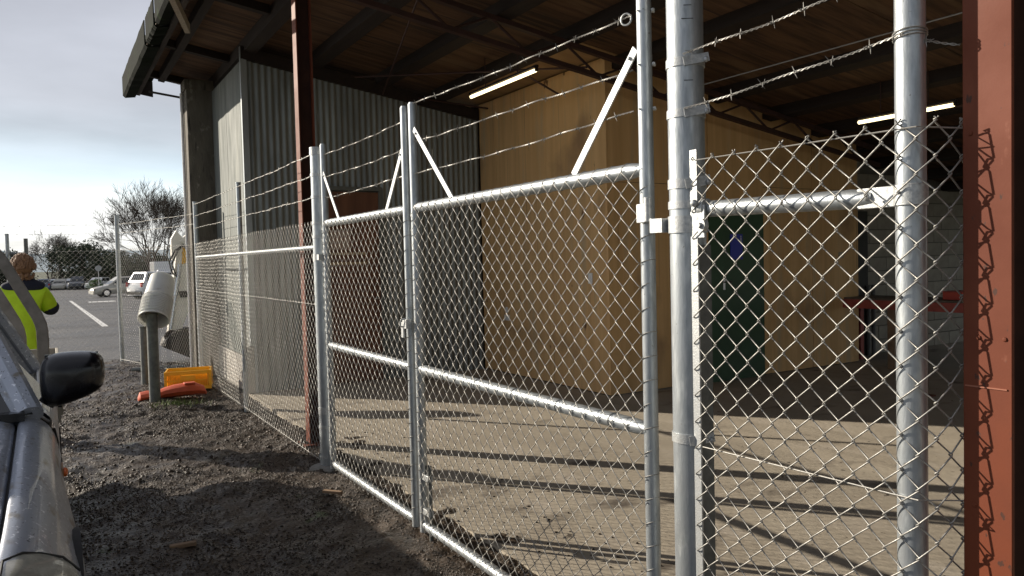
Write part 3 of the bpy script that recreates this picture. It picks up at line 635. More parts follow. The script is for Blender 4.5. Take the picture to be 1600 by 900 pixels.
# rafters under the eave
for y in (11.9, 10.2, 8.1, 6.4, 4.0, 2.0): 
    b = MB(); slab(1.26, 2.02, y-.045, y+.045, .016, .09, b); b.build('rafter', BEAM, SR, smooth=False)
b = MB(); b.tube([(1.30, 12.0, 3.97), (1.9, 12.0, 3.90)], .016, 8); b.build('stay_rod', EXCD, SR)
b = MB(); b.tube([(1.52, 12.0, 4.20), (1.58, 11.95, 4.14), (1.68, 11.9, 4.10), (1.85, 11.9, 4.09), (2.05, 11.9, 4.08)], .018, 8); b.build('conduit', mat('grey_conduit', (.42, .40, .38)), SR)
b = MB(); b.bar((.98, 7.35, 3.93), (1.295, 8.45, 3.90), .05, .09); b.build('loose_batten', WOODW, SR, smooth=False)
b = MB(); b.ball((1.25, 9.75, 4.16), .022, 8); b.build('light_knob', WHITE, SR)
# trusses
def truss(y, xa, xb, n):
    def zl(x): return 4.075-.155*x-.015
    def zt(x): return ceil_z(x)-.165
    b = MB(); b.bar((xa, y, zl(xa)), (xb, y, zl(xb)), .06, .045); tr = b.build('truss', REDS, SR, smooth=False)
    b = MB(); b.bar((xa, y, zt(xa)), (xb, y, zt(xb)), .06, .045); b.build('top_chord', REDS, tr, smooth=False)
    tr_m = tr
    for k in range(n):
        x0 = xa+(xb-xa)*k/n; x1 = xa+(xb-xa)*(k+.5)/n; x2 = xa+(xb-xa)*(k+1)/n
        for (p, q) in (((x0, zt(x0)), (x1, zl(x1))), ((x1, zl(x1)), (x2, zt(x2)))):
            b = MB(); b.cyl((p[0], y, p[1]), (q[0], y, q[1]), .013, 6); o = b.build('web_rod', REDS, tr)
    return tr
def link3(): pass
CB0, CB1 = (5.70, 5.9, 3.2), (5.75, 2.6, 3.2)
truss(6.30, 1.93, 9.35, 9)
truss(1.0, 1.93, 13.5, 13)
for (p, q) in (((3.2, 8.9, 3.7), (4.75, 6.4, 3.42)), ((2.9, 6.35, 3.85), (3.7, 9.3, 3.62)), ((4.35, 6.9, 3.40), (4.65, 6.75, 3.2)), ((8.3, 2.4, 3.1), (7.8, 4.5, 2.9))):
    b = MB(); b.cyl(p, q, .011, 6); b.build('brace_rod', REDS, SR)
b = MB(); b.cyl(CB0, CB1, .006, 5); b.build('cable', mat('grey_cable', (.3, .3, .3)), SR)

# fluorescent lights hanging from the roof
def tube_light(p, q, label):
    p = Vector(p); q = Vector(q); c = (p+q)/2; t = thing('strip_light', c, label, 'light', 'fluorescent strip lights')
    b = MB(); b.cyl(p, q, .019, 12); b.build('tube', FLUO, t)
    d = (q-p).normalized(); b = MB(); b.bar(p-d*.03+Vector((0, 0, .04)), q+d*.03+Vector((0, 0, .04)), .03, .022); b.bar(p-d*.02+Vector((0, 0, .02)), p+Vector((0, 0, .02)), .03, .06); b.bar(q+Vector((0, 0, .02)), q+d*.02+Vector((0, 0, .02)), .03, .06); b.build('batten', BEAM, t, smooth=False)
    b = MB(); 
    for s_ in (.25, .75): m = p.lerp(q, s_); b.cyl(m+Vector((0, 0, .05)), Vector((m.x, m.y, ceil_z(m.x)-.01)), .006, 5); b.build('hanger', REDS, t); b = MB()
tube_light((4.30, 8.06, 3.40), (4.30, 6.66, 3.40), 'glowing strip light above the plywood corner, left one of two')
tube_light((7.50, 5.28, 2.87), (7.48, 4.25, 2.87), 'glowing strip light at right, above the red bench')

# ------------------------------------------------------------------ corrugated end room
ER = thing('corrugated_wall', (3.5, 9.42, 0), 'grey corrugated iron wall with brown door, across the left of the shed', 'wall')
def corr_sheet(x0, x1):
    n = int((x1-x0)/.0095); v = []; f = []
    for i in range(n+1):
        x = x0+(x1-x0)*i/n; y = 9.42+.009*math.cos(2*math.pi*(x-2.0)/.0762); zt = 4.04-.16*(x-2)-.0
        v += [(x, y, .0), (x, y, zt)]
    for i in range(n): f.append((2*i, 2*i+1, 2*i+3, 2*i+2))
    return MB().add(v, f)
for (x0, x1) in ((2.06, 2.90),): corr_sheet(x0, x1+.0).build('corrugated_sheet', CORR, ER, angle=R(60))
for k, (x0, x1) in enumerate(((3.66, 4.42), (4.42, 5.12))):
    b = corr_sheet(x0, x1); b.v = [(x, y-.002*k, z) for x, y, z in b.v]; b.build('corrugated_sheet', CORR, ER, angle=R(60))
b = corr_sheet(2.90, 3.66); b.v = [(x, y-.001, z if z > .1 else 2.44) for x, y, z in b.v]; b.build('corrugated_sheet', CORR, ER, angle=R(60))
b = MB(); b.box((2.03, 9.41, 2.02), (.07, .05, 4.04)); b.build('corner_flashing', mat('zinc_flashing', (.42, .45, .46), (.34, .37, .38), 6, .4, metal=.5, stretch=(1, 1, .3)), ER, smooth=False)
b = MB(); slab(2.0, 5.1, 9.36, 9.46, .11, .14, b); b.build('wall_plate', BEAM, ER, smooth=False)
b = MB(); b.cyl((4.2, 9.33, 3.62), (5.35, 9.1, 3.5), .012, 6); b.build('pipe', REDS, ER)
b = MB(); b.box((2.905, 9.40, 1.22), (.05, .07, 2.44)); b.box((3.655, 9.40, 1.22), (.05, .07, 2.44)); b.box((3.28, 9.40, 2.43), (.8, .072, .05)); b.build('door_frame', mat('grey_green_frame', (.13, .14, .13)), ER, smooth=False)
b = MB(); b.box((3.28, 9.405, 1.2), (.70, .04, 2.38)); D = b.build('door', BROWN, ER, smooth=False)
b = MB(); b.box((3.12, 9.38, 1.79), (.25, .006, .24)); sg = b.build('notice', mat('faded_notice', (.45, .36, .29), (.36, .22, .16), 18, .7), D, smooth=False)
b = MB(); b.box((3.22, 9.379, 1.62), (.46, .006, .03)); b.box((3.22, 9.379, 1.50), (.46, .006, .03)); b.build('timber_strip', mat('pale_strip', (.45, .33, .18)), D, smooth=False)
b = MB(); b.ball((3.57, 9.36, 1.05), .025, 8); b.build('handle', CHROME, D)
# outer face of the end room
SW = thing('end_room_side_wall', (2.02, 10.5, 0), 'pale board side wall of the end room facing the yard, between flashing and concrete pier', 'wall')
for k, (y0, y1) in enumerate(((9.46, 10.40), (10.41, 11.33))):
    b = MB(); b.box((2.03, (y0+y1)/2, 2.15), (.03, y1-y0-.006, 3.5)); b.build('wall_board', SHEET, SW, smooth=False)
b = MB(); b.box((2.035, 10.42, .2), (.11, 1.92, .42)); b.build('plinth', mat('painted_plinth', (.46, .44, .40), (.34, .32, .29), 6, .85, bump=.003), SW, smooth=False)
b = MB(); b.box((1.99, 9.42, .28), (.09, .09, .56)); b.build('concrete_kicker', mat('pale_kicker', (.50, .48, .43), (.40, .38, .34), 8, .85), SW, bevel=.01)
t = thing('concrete_pier', (1.86, 11.5, 0), 'dark weathered concrete pier at the outer corner of the shed under the eave', 'pier')
b = MB(); b.box((1.86, 11.52, 2.02), (.34, .34, 4.06)); b.build('shaft', POSTC, t, bevel=.012)
b = MB(); b.box((1.86, 11.52, 3.98), (.38, .38, .14)); b.build('capital', POSTC, t, bevel=.01)
b = MB(); b.cyl((1.665, 11.62, 0), (1.665, 11.62, 3.9), .02, 10); b.build('downpipe', WHITE, t)
b = MB(); b.box((3.55, 11.95, 1.85), (3.0, .06, 3.7)); b.box((4.98, 10.7, 1.7), (.06, 2.5, 3.4)); tag(b.build('end_room_rear_wall', CORR, smooth=False), 'rear wall of the corrugated end room, hidden behind the pier', 'wall')

# ------------------------------------------------------------------ plywood room
b = MB(); b.box((5.20, 9.5, 1.8), (.25, .12, 3.6)); b.build('end_stud', BEAM, ER, smooth=False)
PR = thing('plywood_room', (7, 8, 0), 'tan plywood lined room standing inside the shed with a dark green door', 'room')
def ptop(x): return ceil_z(x)-.02
b = MB(); b.box((5.19, 8.02, 1.78), (.08, 2.78, 3.56)); b.box((7.23, 6.68, 1.45), (4.2, .1, 2.86)); b.box((9.33, 8.0, 1.4), (.08, 2.7, 2.8)); b.build('framing', BEAM, PR, smooth=False)
py = [6.60, 7.78, 8.96, 9.40]
for i in range(3):
    for (z0, z1) in ((.015, 2.40), (2.406, 3.61)):
        b = MB(); b.box((5.135+random.uniform(0, .003), (py[i]+py[i+1])/2, (z0+z1)/2), (.018, py[i+1]-py[i]-.005, z1-z0)); b.build('plywood_panel', PLYW, PR, smooth=False)
pxs = [(5.15, 6.0), (6.005, 6.60), (7.52, 8.42), (8.425, 9.35)]
for (x0, x1) in pxs:
    for (z0, z1) in ((.015, 2.30), (2.306, None)):
        b = MB(); za, zb = (z1, z1) if z1 else (ptop(x0), ptop(x1)); y = 6.605+random.uniform(0, .003)
        vs = [(x, yy, z) for x, zt in ((x0, za), (x1-.005, zb)) for yy in (y, y+.018) for z in (z0, zt)]
        b.add(vs, [(0, 1, 3, 2), (4, 6, 7, 5), (0, 4, 5, 1), (2, 3, 7, 6), (0, 2, 6, 4), (1, 5, 7, 3)]); b.build('plywood_panel', PLYW, PR, smooth=False)
x0, x1 = 6.605, 7.515; b = MB(); vs = [(x, yy, z) for x, zt in ((x0, ptop(x0)), (x1, ptop(x1))) for yy in (6.605, 6.623) for z in (2.02, zt)]
b.add(vs, [(0, 1, 3, 2), (4, 6, 7, 5), (0, 4, 5, 1), (2, 3, 7, 6), (0, 2, 6, 4), (1, 5, 7, 3)]); b.build('plywood_panel', PLYW, PR, smooth=False)
b = MB(); b.box((7.06, 6.615, 1.0), (.90, .03, 2.0)); Dg = b.build('door', GREEN, PR, smooth=False); tag(Dg, 'dark green door')
b = MB(); b.box((7.04, 6.595, 1.585), (.20, .008, .30)); sg = b.build('blue_notice', BLUE, Dg, smooth=False)
b = MB(); b.tube([(6.83, 6.60, 1.17), (6.83, 6.55, 1.17), (6.90, 6.55, 1.17)], .009, 8); b.box((6.83, 6.598, 1.15), (.035, .006, .14)); b.build('handle', CHROME, Dg)
# pictogram on the notice: a plain figure
b = MB(); b.box((7.11, 6.5895, 1.66), (.02, .002, .06)); b.ball((7.11, 6.590, 1.705), .012, 10, (1, .1, 1)); b.box((7.10, 6.5895, 1.47), (.05, .002, .012)); b.build('print', mat('sign_print', (.5, .5, .55)), Dg, smooth=False)
b = MB(); b.box((5.120, 6.92, 1.27), (.014, .075, .12)); b.build('light_switch', WHITE, PR, bevel=.003)
b = MB(); b.box((5.120, 8.76, .74), (.014, .12, .075)); b.box((5.118, 8.76, .84), (.012, .05, .08)); b.build('power_socket', WHITE, PR, bevel=.003)
b = MB(); b.box((8.98, 6.60, 1.45), (.10, .006, .08)); b.build('paper_note', mat('brown_paper', (.40, .33, .22)), PR, smooth=False)

# ------------------------------------------------------------------ block wall, bench
BW = thing('block_wall', (12, 7.0, 0), 'painted concrete block wall behind the red bench at the right', 'wall')
b = MB(); b.box((11.7, 7.11, 1.62), (4.7, .14, 3.24)); b.build('mortar', MORT, BW, smooth=False)
src = None
for r_ in range(15):
    for k in range(12):
        x = 9.57+k*.4+(.2 if r_ % 2 else 0)
        if x > 13.9: continue
        if r_*.2+.1 > ceil_z(x)-.15: continue
        if src is None:
            bb = MB(); bb.box((0, 0, 0), (.388, .05, .188)); src = bb.build('concrete_block', BLOCK, BW, bevel=0, smooth=False); WM_ = src
            src.matrix_basis = Matrix.Translation((x, 7.03, r_*.2+.1)); continue
        inst(src, 'concrete_block', Matrix.Translation((x, 7.03+random.uniform(-.003, .003), r_*.2+.1)), BW)
b = MB(); b.box((9.75, 6.98, 1.03), (.62, .05, 2.06)); b.build('recess_door', mat('dark_recess_door', (.05, .045, .04), (.03, .028, .025), 3, .7), BW, smooth=False)
for x in (9.62, 9.78, 10.02, 10.14):
    b = MB(); b.cyl((x, 6.93, .0), (x, 6.93, 1.0), .028, 10); b.build('pipe', mat('dull_pipe', (.11, .11, .11)), BW)
BN = thing('workbench', (9.3, 5.3, 0), 'red steel workbench along the right side inside the shed', 'bench')
b = MB(); b.box((9.35, 5.25, .865), (.62, 3.2, .05)); b.build('top', mat('bench_top', (.16, .13, .10), (.10, .08, .06), 6, .7), BN, bevel=.004)
REDB = mat('red_bench_paint', (.42, .085, .065), (.32, .07, .055), 7, .6)
b = MB(); b.box((9.03, 5.25, .81), (.03, 3.22, .11)); b.box((9.35, 6.86, .81), (.6, .03, .11)); b.build('apron', REDB, BN, smooth=False)
for (x, y) in ((9.06, 6.78), (9.62, 6.78), (9.06, 4.9), (9.62, 4.9), (9.06, 3.72), (9.62, 3.72)):
    b = MB(); b.box((x, y, .38), (.07, .07, .76)); b.build('leg', REDB, BN, smooth=False)
b = MB(); b.box((9.08, 5.95, .38), (.05, .09, .76)); tag(b.build('leg', WOODB, BN, smooth=False), 'raw timber leg')
t = thing('metal_box', (9.4, 5.2, .89), 'red metal box lying on the workbench at right', 'box')
b = MB(); b.box((9.35, 5.1, .935), (.3, .55, .09)); b.build('case', mat('box_red', (.5, .07, .045)), t, bevel=.006); b = MB(); b.box((9.35, 5.1, .985), (.31, .56, .012)); b.build('lid', REDB, t, smooth=False)

# ------------------------------------------------------------------ small things in the yard
def bollard(x, y, h, label):
    t = thing('bollard', (x, y, 0), label, 'bollard', 'dark steel bollards')
    b = MB(); b.cyl((x, y, -.1), (x, y, h), .058, 20); b.build('pipe', BOLL, t, angle=R(50)); b = MB(); b.band((x, y, h-.01), .054, .02, .008, 20); b.build('rim', BOLL, t)
bollard(.955, 9.42, 1.0, 'nearer dark steel bollard with white buckets upturned over its top')
bollard(1.02, 11.0, .76, 'farther dark steel bollard standing just behind the bucket-topped one')
PAIL = mat('white_pail_plastic', (.88, .88, .87), (.80, .80, .79), 12, .45, .6, spots=[((.55, .52, .46), 9, .64, .08, (1, 1, 1))])
def thin(m, k):
    nt = m.node_tree; n = nt.nodes; l = nt.links; b = n['Principled BSDF']; tr = n.new('ShaderNodeBsdfTranslucent'); tr.inputs[0].default_value = (.9, .9, .86, 1)
    mx = n.new('ShaderNodeMixShader'); mx.inputs[0].default_value = k; l.new(b.outputs[0], mx.inputs[1]); l.new(tr.outputs[0], mx.inputs[2]); l.new(mx.outputs[0], n['Material Output'].inputs[0])
thin(PAIL, .35)
def pails():
    base = Vector((.965, 9.36, .93)); ax = Vector((.20, -.05, .98)).normalized(); ax = Vector((.26, .62, .80)).normalized()
    for k in range(6):
        o = base+ax*(.044*k); lab = ['lowest white plastic bucket of the stack, its open rim over the bollard', 'second white bucket from the rim of the nested stack', 'third white bucket from the rim of the nested stack', 'fourth white bucket from the rim, middle of the nested stack', 'second white bucket from the top of the nested stack', 'topmost white bucket of the nested stack, its base showing'][k]
        t = thing('bucket', o, lab, 'bucket', 'nested white plastic buckets')
        R_ = .160; top = .36
        b = MB(); pr = [(0, R_+.001), (.03, R_-.001), (.031, R_-.004), (.10, R_-.008), (.102, R_-.011), (top, R_-.030), (top+.004, R_-.034), (top+.004, .001)]
        inn = [(top-.002, .001), (top-.002, R_-.036), (.004, R_-.006), (0, R_-.003)]
        x, y = basis(ax); secs = []
        for (h, r) in pr+inn: secs.append([o+ax*h+(x*math.cos(2*math.pi*i/32)+y*math.sin(2*math.pi*i/32))*r for i in range(32)])
        b.loft(secs, close=True); b.build('shell', PAIL, t, angle=R(40))
        b = MB()
        for h in (.006, .034, .062): b.ring(o+ax*h, ax, R_+.001-h*.03, .004, 32, 6)
        b.build('rim', PAIL, t)
pails()
def crate(cx, cy, rz):
    t = thing('crate', (cx, cy, 0), 'yellow plastic crate on the mud behind the orange foot', 'crate')
    M0 = Matrix.Translation((cx, cy, .02)) @ Matrix.Rotation(rz, 4, 'Z'); w, d, h = .50, .36, .225
    def bx(b, c, s): b.box(None, s, M=M0 @ Matrix.Translation(c))
    b = MB(); bx(b, (0, 0, .006), (w, d, .012))
    for z in (.02, h-.02): 
        for sy in (-1, 1): bx(b, (0, sy*d/2, z), (w, .014, .045 if z > .1 else .04))
        for sx in (-1, 1): bx(b, (sx*w/2, 0, z), (.014, d+.01, .045 if z > .1 else .04))
    for sx in (-1, 1):
        for sy in (-1, 1): bx(b, (sx*w/2, sy*d/2, h/2), (.03, .03, h))
    b.build('frame', YELL, t, smooth=False)
    b = MB()
    for sy in (-1, 1):
        for k in range(17): 
            x = -w/2+.03+k*(w-.06)/16
            if abs(x) < .07 and sy == -1: bx(b, (x, sy*d/2, .07), (.009, .008, .07))
            else: bx(b, (x, sy*d/2, h/2), (.009, .008, h-.06))
        bx(b, (0, sy*d/2, h*.5), (w, .009, .012)); bx(b, (0, sy*(d/2+.002), .145), (.17, .012, .06))
    for sx in (-1, 1):
        for k in range(11): bx(b, (sx*w/2, -d/2+.03+k*(d-.06)/10, h/2), (.008, .009, h-.06))
        bx(b, (sx*w/2, 0, h*.5), (.009, d, .012))
    bx(b, (0, .02, .11), (w-.06, d-.06, .16))
    b.build('grille', YELL, t, smooth=False)
crate(1.43, 10.25, R(-12))
t = thing('barrier_foot', (1.15, 9.55, 0), 'flat orange plastic barrier foot lying in the mud by the bollard', 'barrier foot')
b = MB(); secs = []
for (x, w, h) in ((.80, .05, .05), (.82, .10, .10), (.90, .11, .11), (.98, .10, .09), (1.08, .09, .13), (1.18, .11, .15), (1.30, .12, .16), (1.42, .12, .15), (1.50, .09, .11), (1.52, .04, .05)):
    secs.append([(x, 9.62+w*math.cos(a_), .01+h/2+h/2*math.sin(a_)*(1 if math.sin(a_) > 0 else .9)) for a_ in [i*math.pi/5 for i in range(10)]])
b.loft(secs, close=True, caps=True); b.build('body', ORNG, t, bevel=0)
b = MB(); b.box((1.34, 9.60, .165), (.12, .10, .02)); b.build('socket', ORNG, t, bevel=.004)
t = tag(MB().tube([(.98, 12.5, .03), (1.66, 12.25, .04)], .035, 12).build('steel_pipe', BOLL), 'grey steel pipe lying on the mud behind the bollards', 'pipe')
tag(MB().bar((1.47, 4.93, .03), (1.56, 4.83, .028), .03, .018).build('timber_offcut', WOODB, smooth=False, bevel=.002), 'short raw timber offcut on mud by the gate bottom rail', 'timber offcut')
tag(MB().bar((.49, 4.44, .02), (.62, 4.42, .025), .035, .02).build('timber_offcut', WOODB, smooth=False, bevel=.002), 'brown timber scrap on dark gravel at the bottom of the photo', 'timber offcut')

# ------------------------------------------------------------------ the silver ute at left
def ute():
    XC = -.845
    t = thing('utility_truck', (XC, 4.3, 0), 'silver flat deck ute close at left, muddy, seen along its side', 'truck')
    st = [(1.62, .56, .70, .72, 0), (1.66, .70, .76, .78, 0), (1.78, .80, .81, .84, .008), (2.0, .845, .85, .89, .035), (2.25, .852, .875, .93, .050), (2.5, .855, .90, .96, .052), (2.75, .855, .92, .985, .042), (3.0, .856, .94, 1.0, .022), (3.34, .856, .965, 1.02, .004)]
    def sec(hw, zs, fl, s):
        return [(hw-.10, .30), (hw-.02, .37), (hw+fl, .56), (hw+fl*.95, .70), (hw-.004, zs-.10), (hw-.032, zs-.03), (hw-.080, zs+.005), (hw-.128, zs+.018)]
    for s in (1, -1):
        b = MB(); b.loft([[(XC+s*x, y, z) for x, z in sec(hw, zs, fl, s)]+[(XC+s*(hw-.130), y, zs-.02)] for (y, hw, zs, zc, fl) in st]); b.build('fender', SILV, t, sub=2)
    b = MB(); secs = []
    for (y, hw, zs, zc, fl) in st:
        h = hw-.137; secs.append([(XC-h, y, zs-.015), (XC-h, y, zs+.018), (XC-h*.7, y, zc), (XC-h*.3, y, zc+.012), (XC, y, zc+.015), (XC+h*.3, y, zc+.012), (XC+h*.7, y, zc), (XC+h, y, zs+.018), (XC+h, y, zs-.015)])
    b.loft(secs); b.build('hood', SILV, t, sub=2)
    b = MB(); b.box((XC, 2.5, .55), (1.35, 1.6, .5)); b.build('engine_bay', RUBBER, t, smooth=False)
    for s in (1, -1):
        b = MB(); b.loft([[(XC+s*(hw-.19), y, zs-.012), (XC+s*(hw-.09), y, zs-.025)] for (y, hw, zs, zc, fl) in st[1:]]); b.build('shut_line_dark_strip', RUBBER, t)  # dark strip added under the hood gap, standing in for its shade
    b = MB(); b.box((XC, 1.60, .47), (1.45, .16, .26)); b.box((XC+.74, 1.78, .45), (.12, .4, .22), rz=-.3); b.box((XC-.74, 1.78, .45), (.12, .4, .22), rz=.3); b.build('bumper', SILV, t, bevel=.04)
    b = MB(); b.box((XC, 1.60, .68), (.8, .05, .12)); b.build('grille', BLACKP, t, bevel=.01)
    for s in (1, -1):   # headlights wrap the front corners
        b = MB(); secs = []
        for (y, hw, zs, fl, k) in ((1.63, .60, .71, 0, 1), (1.74, .77, .785, 0, 1), (1.88, .82, .83, .020, .95), (2.0, .845, .852, .036, .55), (2.08, .848, .860, .040, .10)):
            top = zs+.004; bot = top-.20*k
            q_ = .006*(1-k); secs.append([(XC+s*(hw-.115), y-.15*k-.05, top+.006), (XC+s*(hw-.080), y-.09*k-.02, top+.005), (XC+s*(hw-.045), y-.03*k, top-.012), (XC+s*(hw-.014+fl*.3), y, top-.052*max(k, .6)), (XC+s*(hw+.004+fl*.7), y-.03*k, top-.10*max(k, .7))])
        b.loft(secs); b.build('headlight', LENS, t, sub=2)
        # bright edge trim round the lens
        b = MB(); b.tube([secs[-1][i] for i in (0, 1, 2, 3, 4)], .003, 5); b.tube([q[0] for q in secs], .003, 5); b.build('headlight_seal', RUBBER, t)
    # cab lower body and door
    for s in (1, -1):
        b = MB(); P = [(.74, .32), (.80, .36), (.853, .5), (.858, .72), (.853, .88), (.83, .97), (.79, .985)]
        b.loft([[(XC+s*x, y, z) for x, z in P] for y in (3.345, 3.36, 3.8, 4.4, 4.72, 4.74)]); d = b.build('door', SILV, t, sub=1)
        b = MB(); b.box((XC+s*.865, 4.5, .84), (.02, .16, .03)); b.build('handle', BLACKP, d, bevel=.005)
        # glasshouse side
        A0 = Vector((XC+s*.760, 3.30, .975)); A1 = Vector((XC+s*.48, 4.0, 1.55)); B0 = Vector((XC+s*.755, 4.72, .98)); B1 = Vector((XC+s*.45, 4.66, 1.56))
        b = MB(); b.tube([A0, A0.lerp(A1, .5)+Vector((0, -.02, .02)), A1, A1+Vector((-.03*s, .1, .05))], [.052, .045, .04, .04], 10); b.build('pillar', SILV, t)
        b = MB(); b.tube([B0, B1], .045, 8); b.build('pillar', SILV, t)
        d3 = Vector((s*.03, .055, 0)); b = MB(); b.tube([A0+d3+Vector((0, .02, .0)), A0.lerp(A1, .5)+d3, A1+d3, B1+Vector((s*.02, -.02, 0))], .017, 6); b.build('window_seal', RUBBER, t)
        d4 = Vector((s*.035, .10, .0)); b = MB(); b.tube([A0+d4, A0.lerp(A1, .5)+d4, A1+d4+Vector((0, .02, -.02))], .013, 6); b.tube([A0+d4+Vector((0, 0, .01)), B0+Vector((s*.02, 0, .01))], .012, 6); b.build('window_trim', CHROME, t)
        b = MB(); b.add([A0+Vector((s*.01, .04, 0)), A1+Vector((s*.01, .04, 0)), B1, B0], [(0, 1, 2, 3)]); b.build('side_window', GLASS, t, smooth=False)
        b = MB(); b.add([A0+Vector((s*.03, .05, -.01)), A0.lerp(A1, .38)+Vector((s*.03, .10, -.02)), A0+Vector((s*.055, .40, .02)), A0+Vector((s*.06, .06, -.04))], [(0, 1, 2), (0, 2, 3)]); b.build('mirror_triangle', CHROME, t, smooth=False, solid=.01)
        # mirror
        if s == 1:
            b = MB(); n = 16
            for (k, (y, sx, sz)) in enumerate(((3.31, .02, .02), (3.315, .075, .06), (3.335, .10, .082), (3.38, .112, .096), (3.43, .112, .098), (3.445, .104, .09))):
                ring = []
                for i in range(n):
                    a_ = 2*math.pi*i/n; ca, sa = math.cos(a_), math.sin(a_); q = .55
                    px = math.copysign(abs(ca)**q, ca)*sx; pz = math.copysign(abs(sa)**q, sa)*sz
                    pz *= 1-.18*(px/.112); pz += -.02*(1-px/.112)*.5
                    ring.append((.062+px, y, 1.105+pz+.06*px))
                if k == 0: rings = []
                rings.append(ring)
            b.loft(rings, close=True, caps=True); mi = b.build('mirror_housing', BLACKP, t, sub=1)
            b = MB(); b.tube([(-.03, 3.40, 1.0), (.0, 3.40, 1.04), (.03, 3.40, 1.05)], [.03, .025, .03], 10); b.build('mirror_arm', BLACKP, mi)
            b = MB(); b.box((.062, 3.447, 1.105), (.18, .004, .15)); b.build('mirror_glass', GLASS, mi, smooth=False)
    A0 = Vector((XC+.775, 3.28, .985)); A1 = Vector((XC+.48, 3.98, 1.55)); m = lambda v: Vector((2*XC-v.x, v.y, v.z))
    b = MB(); b.add([A0, A1, m(A1), m(A0)], [(0, 1, 2, 3)]); b.build('windscreen', GLASS, t, smooth=False)
    b = MB(); b.box((XC, 4.33, 1.595), (1.04, .78, .09)); b.build('roof', SILV, t, bevel=.042)
    b = MB(); b.box((XC, 4.70, 1.28), (1.05, .03, .52)); b.build('rear_window', GLASS, t, smooth=False)
    b = MB(); b.box((XC, 3.30, .985), (1.5, .12, .03)); b.build('cowl', BLACKP, t, smooth=False)
    # bent steel guard behind the cab, two hoops
    for (ins, y, z0) in ((0, 5.0, 0), (.105, 5.03, -.03)):
        b = MB(); pts = []
        for s in (1, -1):
            q = [(XC+s*(.80-ins), y, .86), (XC+s*(.80-ins), y, 1.17+z0), (XC+s*(.794-ins), y, 1.21+z0), (XC+s*(.778-ins), y+.01, 1.255+z0), (XC+s*(.635-ins), y+.03, 1.55+z0), (XC+s*(.60-ins), y+.03, 1.605+z0), (XC+s*(.54-ins), y+.03, 1.645+z0), (XC+s*(.44-ins), y+.03, 1.665+z0)]
            pts += q if s == 1 else q[::-1]
        P = [Vector(p) for p in pts]
        secs = []
        for i, p in enumerate(P):
            d = (P[min(i+1, len(P)-1)]-P[max(i-1, 0)]).normalized(); yv = Vector((0, 1, 0)); nn = d.cross(yv).normalized()
            secs.append([p+nn*i_*.029+yv*j_*.02 for i_, j_ in ((-1, -1), (1, -1), (1, 1), (-1, 1))])
        b.loft(secs, close=True, caps=True); b.build('cab_guard', TRAYM, t, bevel=.006)
    # tray
    b = MB(); b.box((XC, 5.95, .80), (1.74, 2.1, .06)); b.build('tray_deck', TRAYM, t, smooth=False)
    for s in (1, -1): b = MB(); b.box((XC+s*.872, 5.98, .80), (.02, 2.04, .20)); b.build('drop_side', TAN, t, bevel=.004)
    b = MB(); b.box((XC, 7.0, .80), (1.76, .025, .2)); b.build('tailboard', TAN, t, bevel=.004)
    b = MB(); b.box((XC, 4.93, .94), (1.74, .05, .07)); b.box((XC+.85, 4.93, .86), (.07, .06, .2)); b.build('headboard', CHROME, t, bevel=.004)
    b = MB(); b.box((XC+.850, 4.86, .755), (.04, .05, .15)); b.build('tray_bracket', TAN, t, smooth=False)
    for s in (1, -1): b = MB(); b.box((XC+s*.84, 5.2, .42), (.05, .03, .34)); b.build('mudflap', RUBBER, t, smooth=False)
    b = MB(); b.box((XC, 4.9, .5), (1.0, 4.0, .14)); b.build('chassis', RUBBER, t, smooth=False)
    b = MB(); b.ball((.020, 3.15, .79), .018, 10, (.6, 1.2, .9)); b.build('side_indicator', AMBER, t)
    b = MB(); b.box((.012, 3.10, .80), (.006, .10, .05)); b.build('amber_reflector', mat('dusty_amber', (.35, .20, .10)), t)
    for (y) in (2.5, 5.7):
        for s in (1, -1):
            xc = XC+s*.72; b = MB(); b.tube([(xc-.10, y, .34), (xc-.09, y, .34), (xc+.09, y, .34), (xc+.10, y, .34)], [.27, .345, .345, .27], 30); w = b.build('wheel', RUBBER, t)
            b = MB(); b.cyl((xc+s*.09, y, .34), (xc+s*.108, y, .34), .20, 20, .17); b.build('rim', CHROME, w)
            if y == 2.5:
                b = MB(); b.cyl((XC+s*.84, y, .36), (XC+s*.892, y, .36), .40, 30); b.build('wheel_arch', RUBBER, t)
ute()

# ------------------------------------------------------------------ person
def skin_mesh(name, verts, edges, mat_, parent, sub=2, root=0):
    bm = bmesh.new(); ly = bm.verts.layers.skin.verify(); vs = [bm.verts.new(v[:3]) for v in verts]; bm.verts.ensure_lookup_table()
    for e in edges: bm.edges.new((vs[e[0]], vs[e[1]]))
    for v, d in zip(bm.verts, verts): v[ly].radius = (d[3], d[4] if len(d) > 4 else d[3])
    vs[root][ly].use_root = True
    me = bpy.data.meshes.new(name); bm.to_mesh(me); bm.free(); o = bpy.data.objects.new(name, me); col.objects.link(o)
    k = o.modifiers.new('k', 'SKIN'); k.use_smooth_shade = True; q = o.modifiers.new('u', 'SUBSURF'); q.levels = sub; q.render_levels = sub
    bpy.context.view_layer.update(); ev = o.evaluated_get(bpy.context.evaluated_depsgraph_get()); m2 = bpy.data.meshes.new_from_object(ev)
    col.objects.unlink(o); bpy.data.objects.remove(o); m2.materials.clear(); m2.materials.append(mat_); m2.polygons.foreach_set('use_smooth', [True]*len(m2.polygons))
    p = bpy.data.objects.new(name, m2); return link(p, parent)
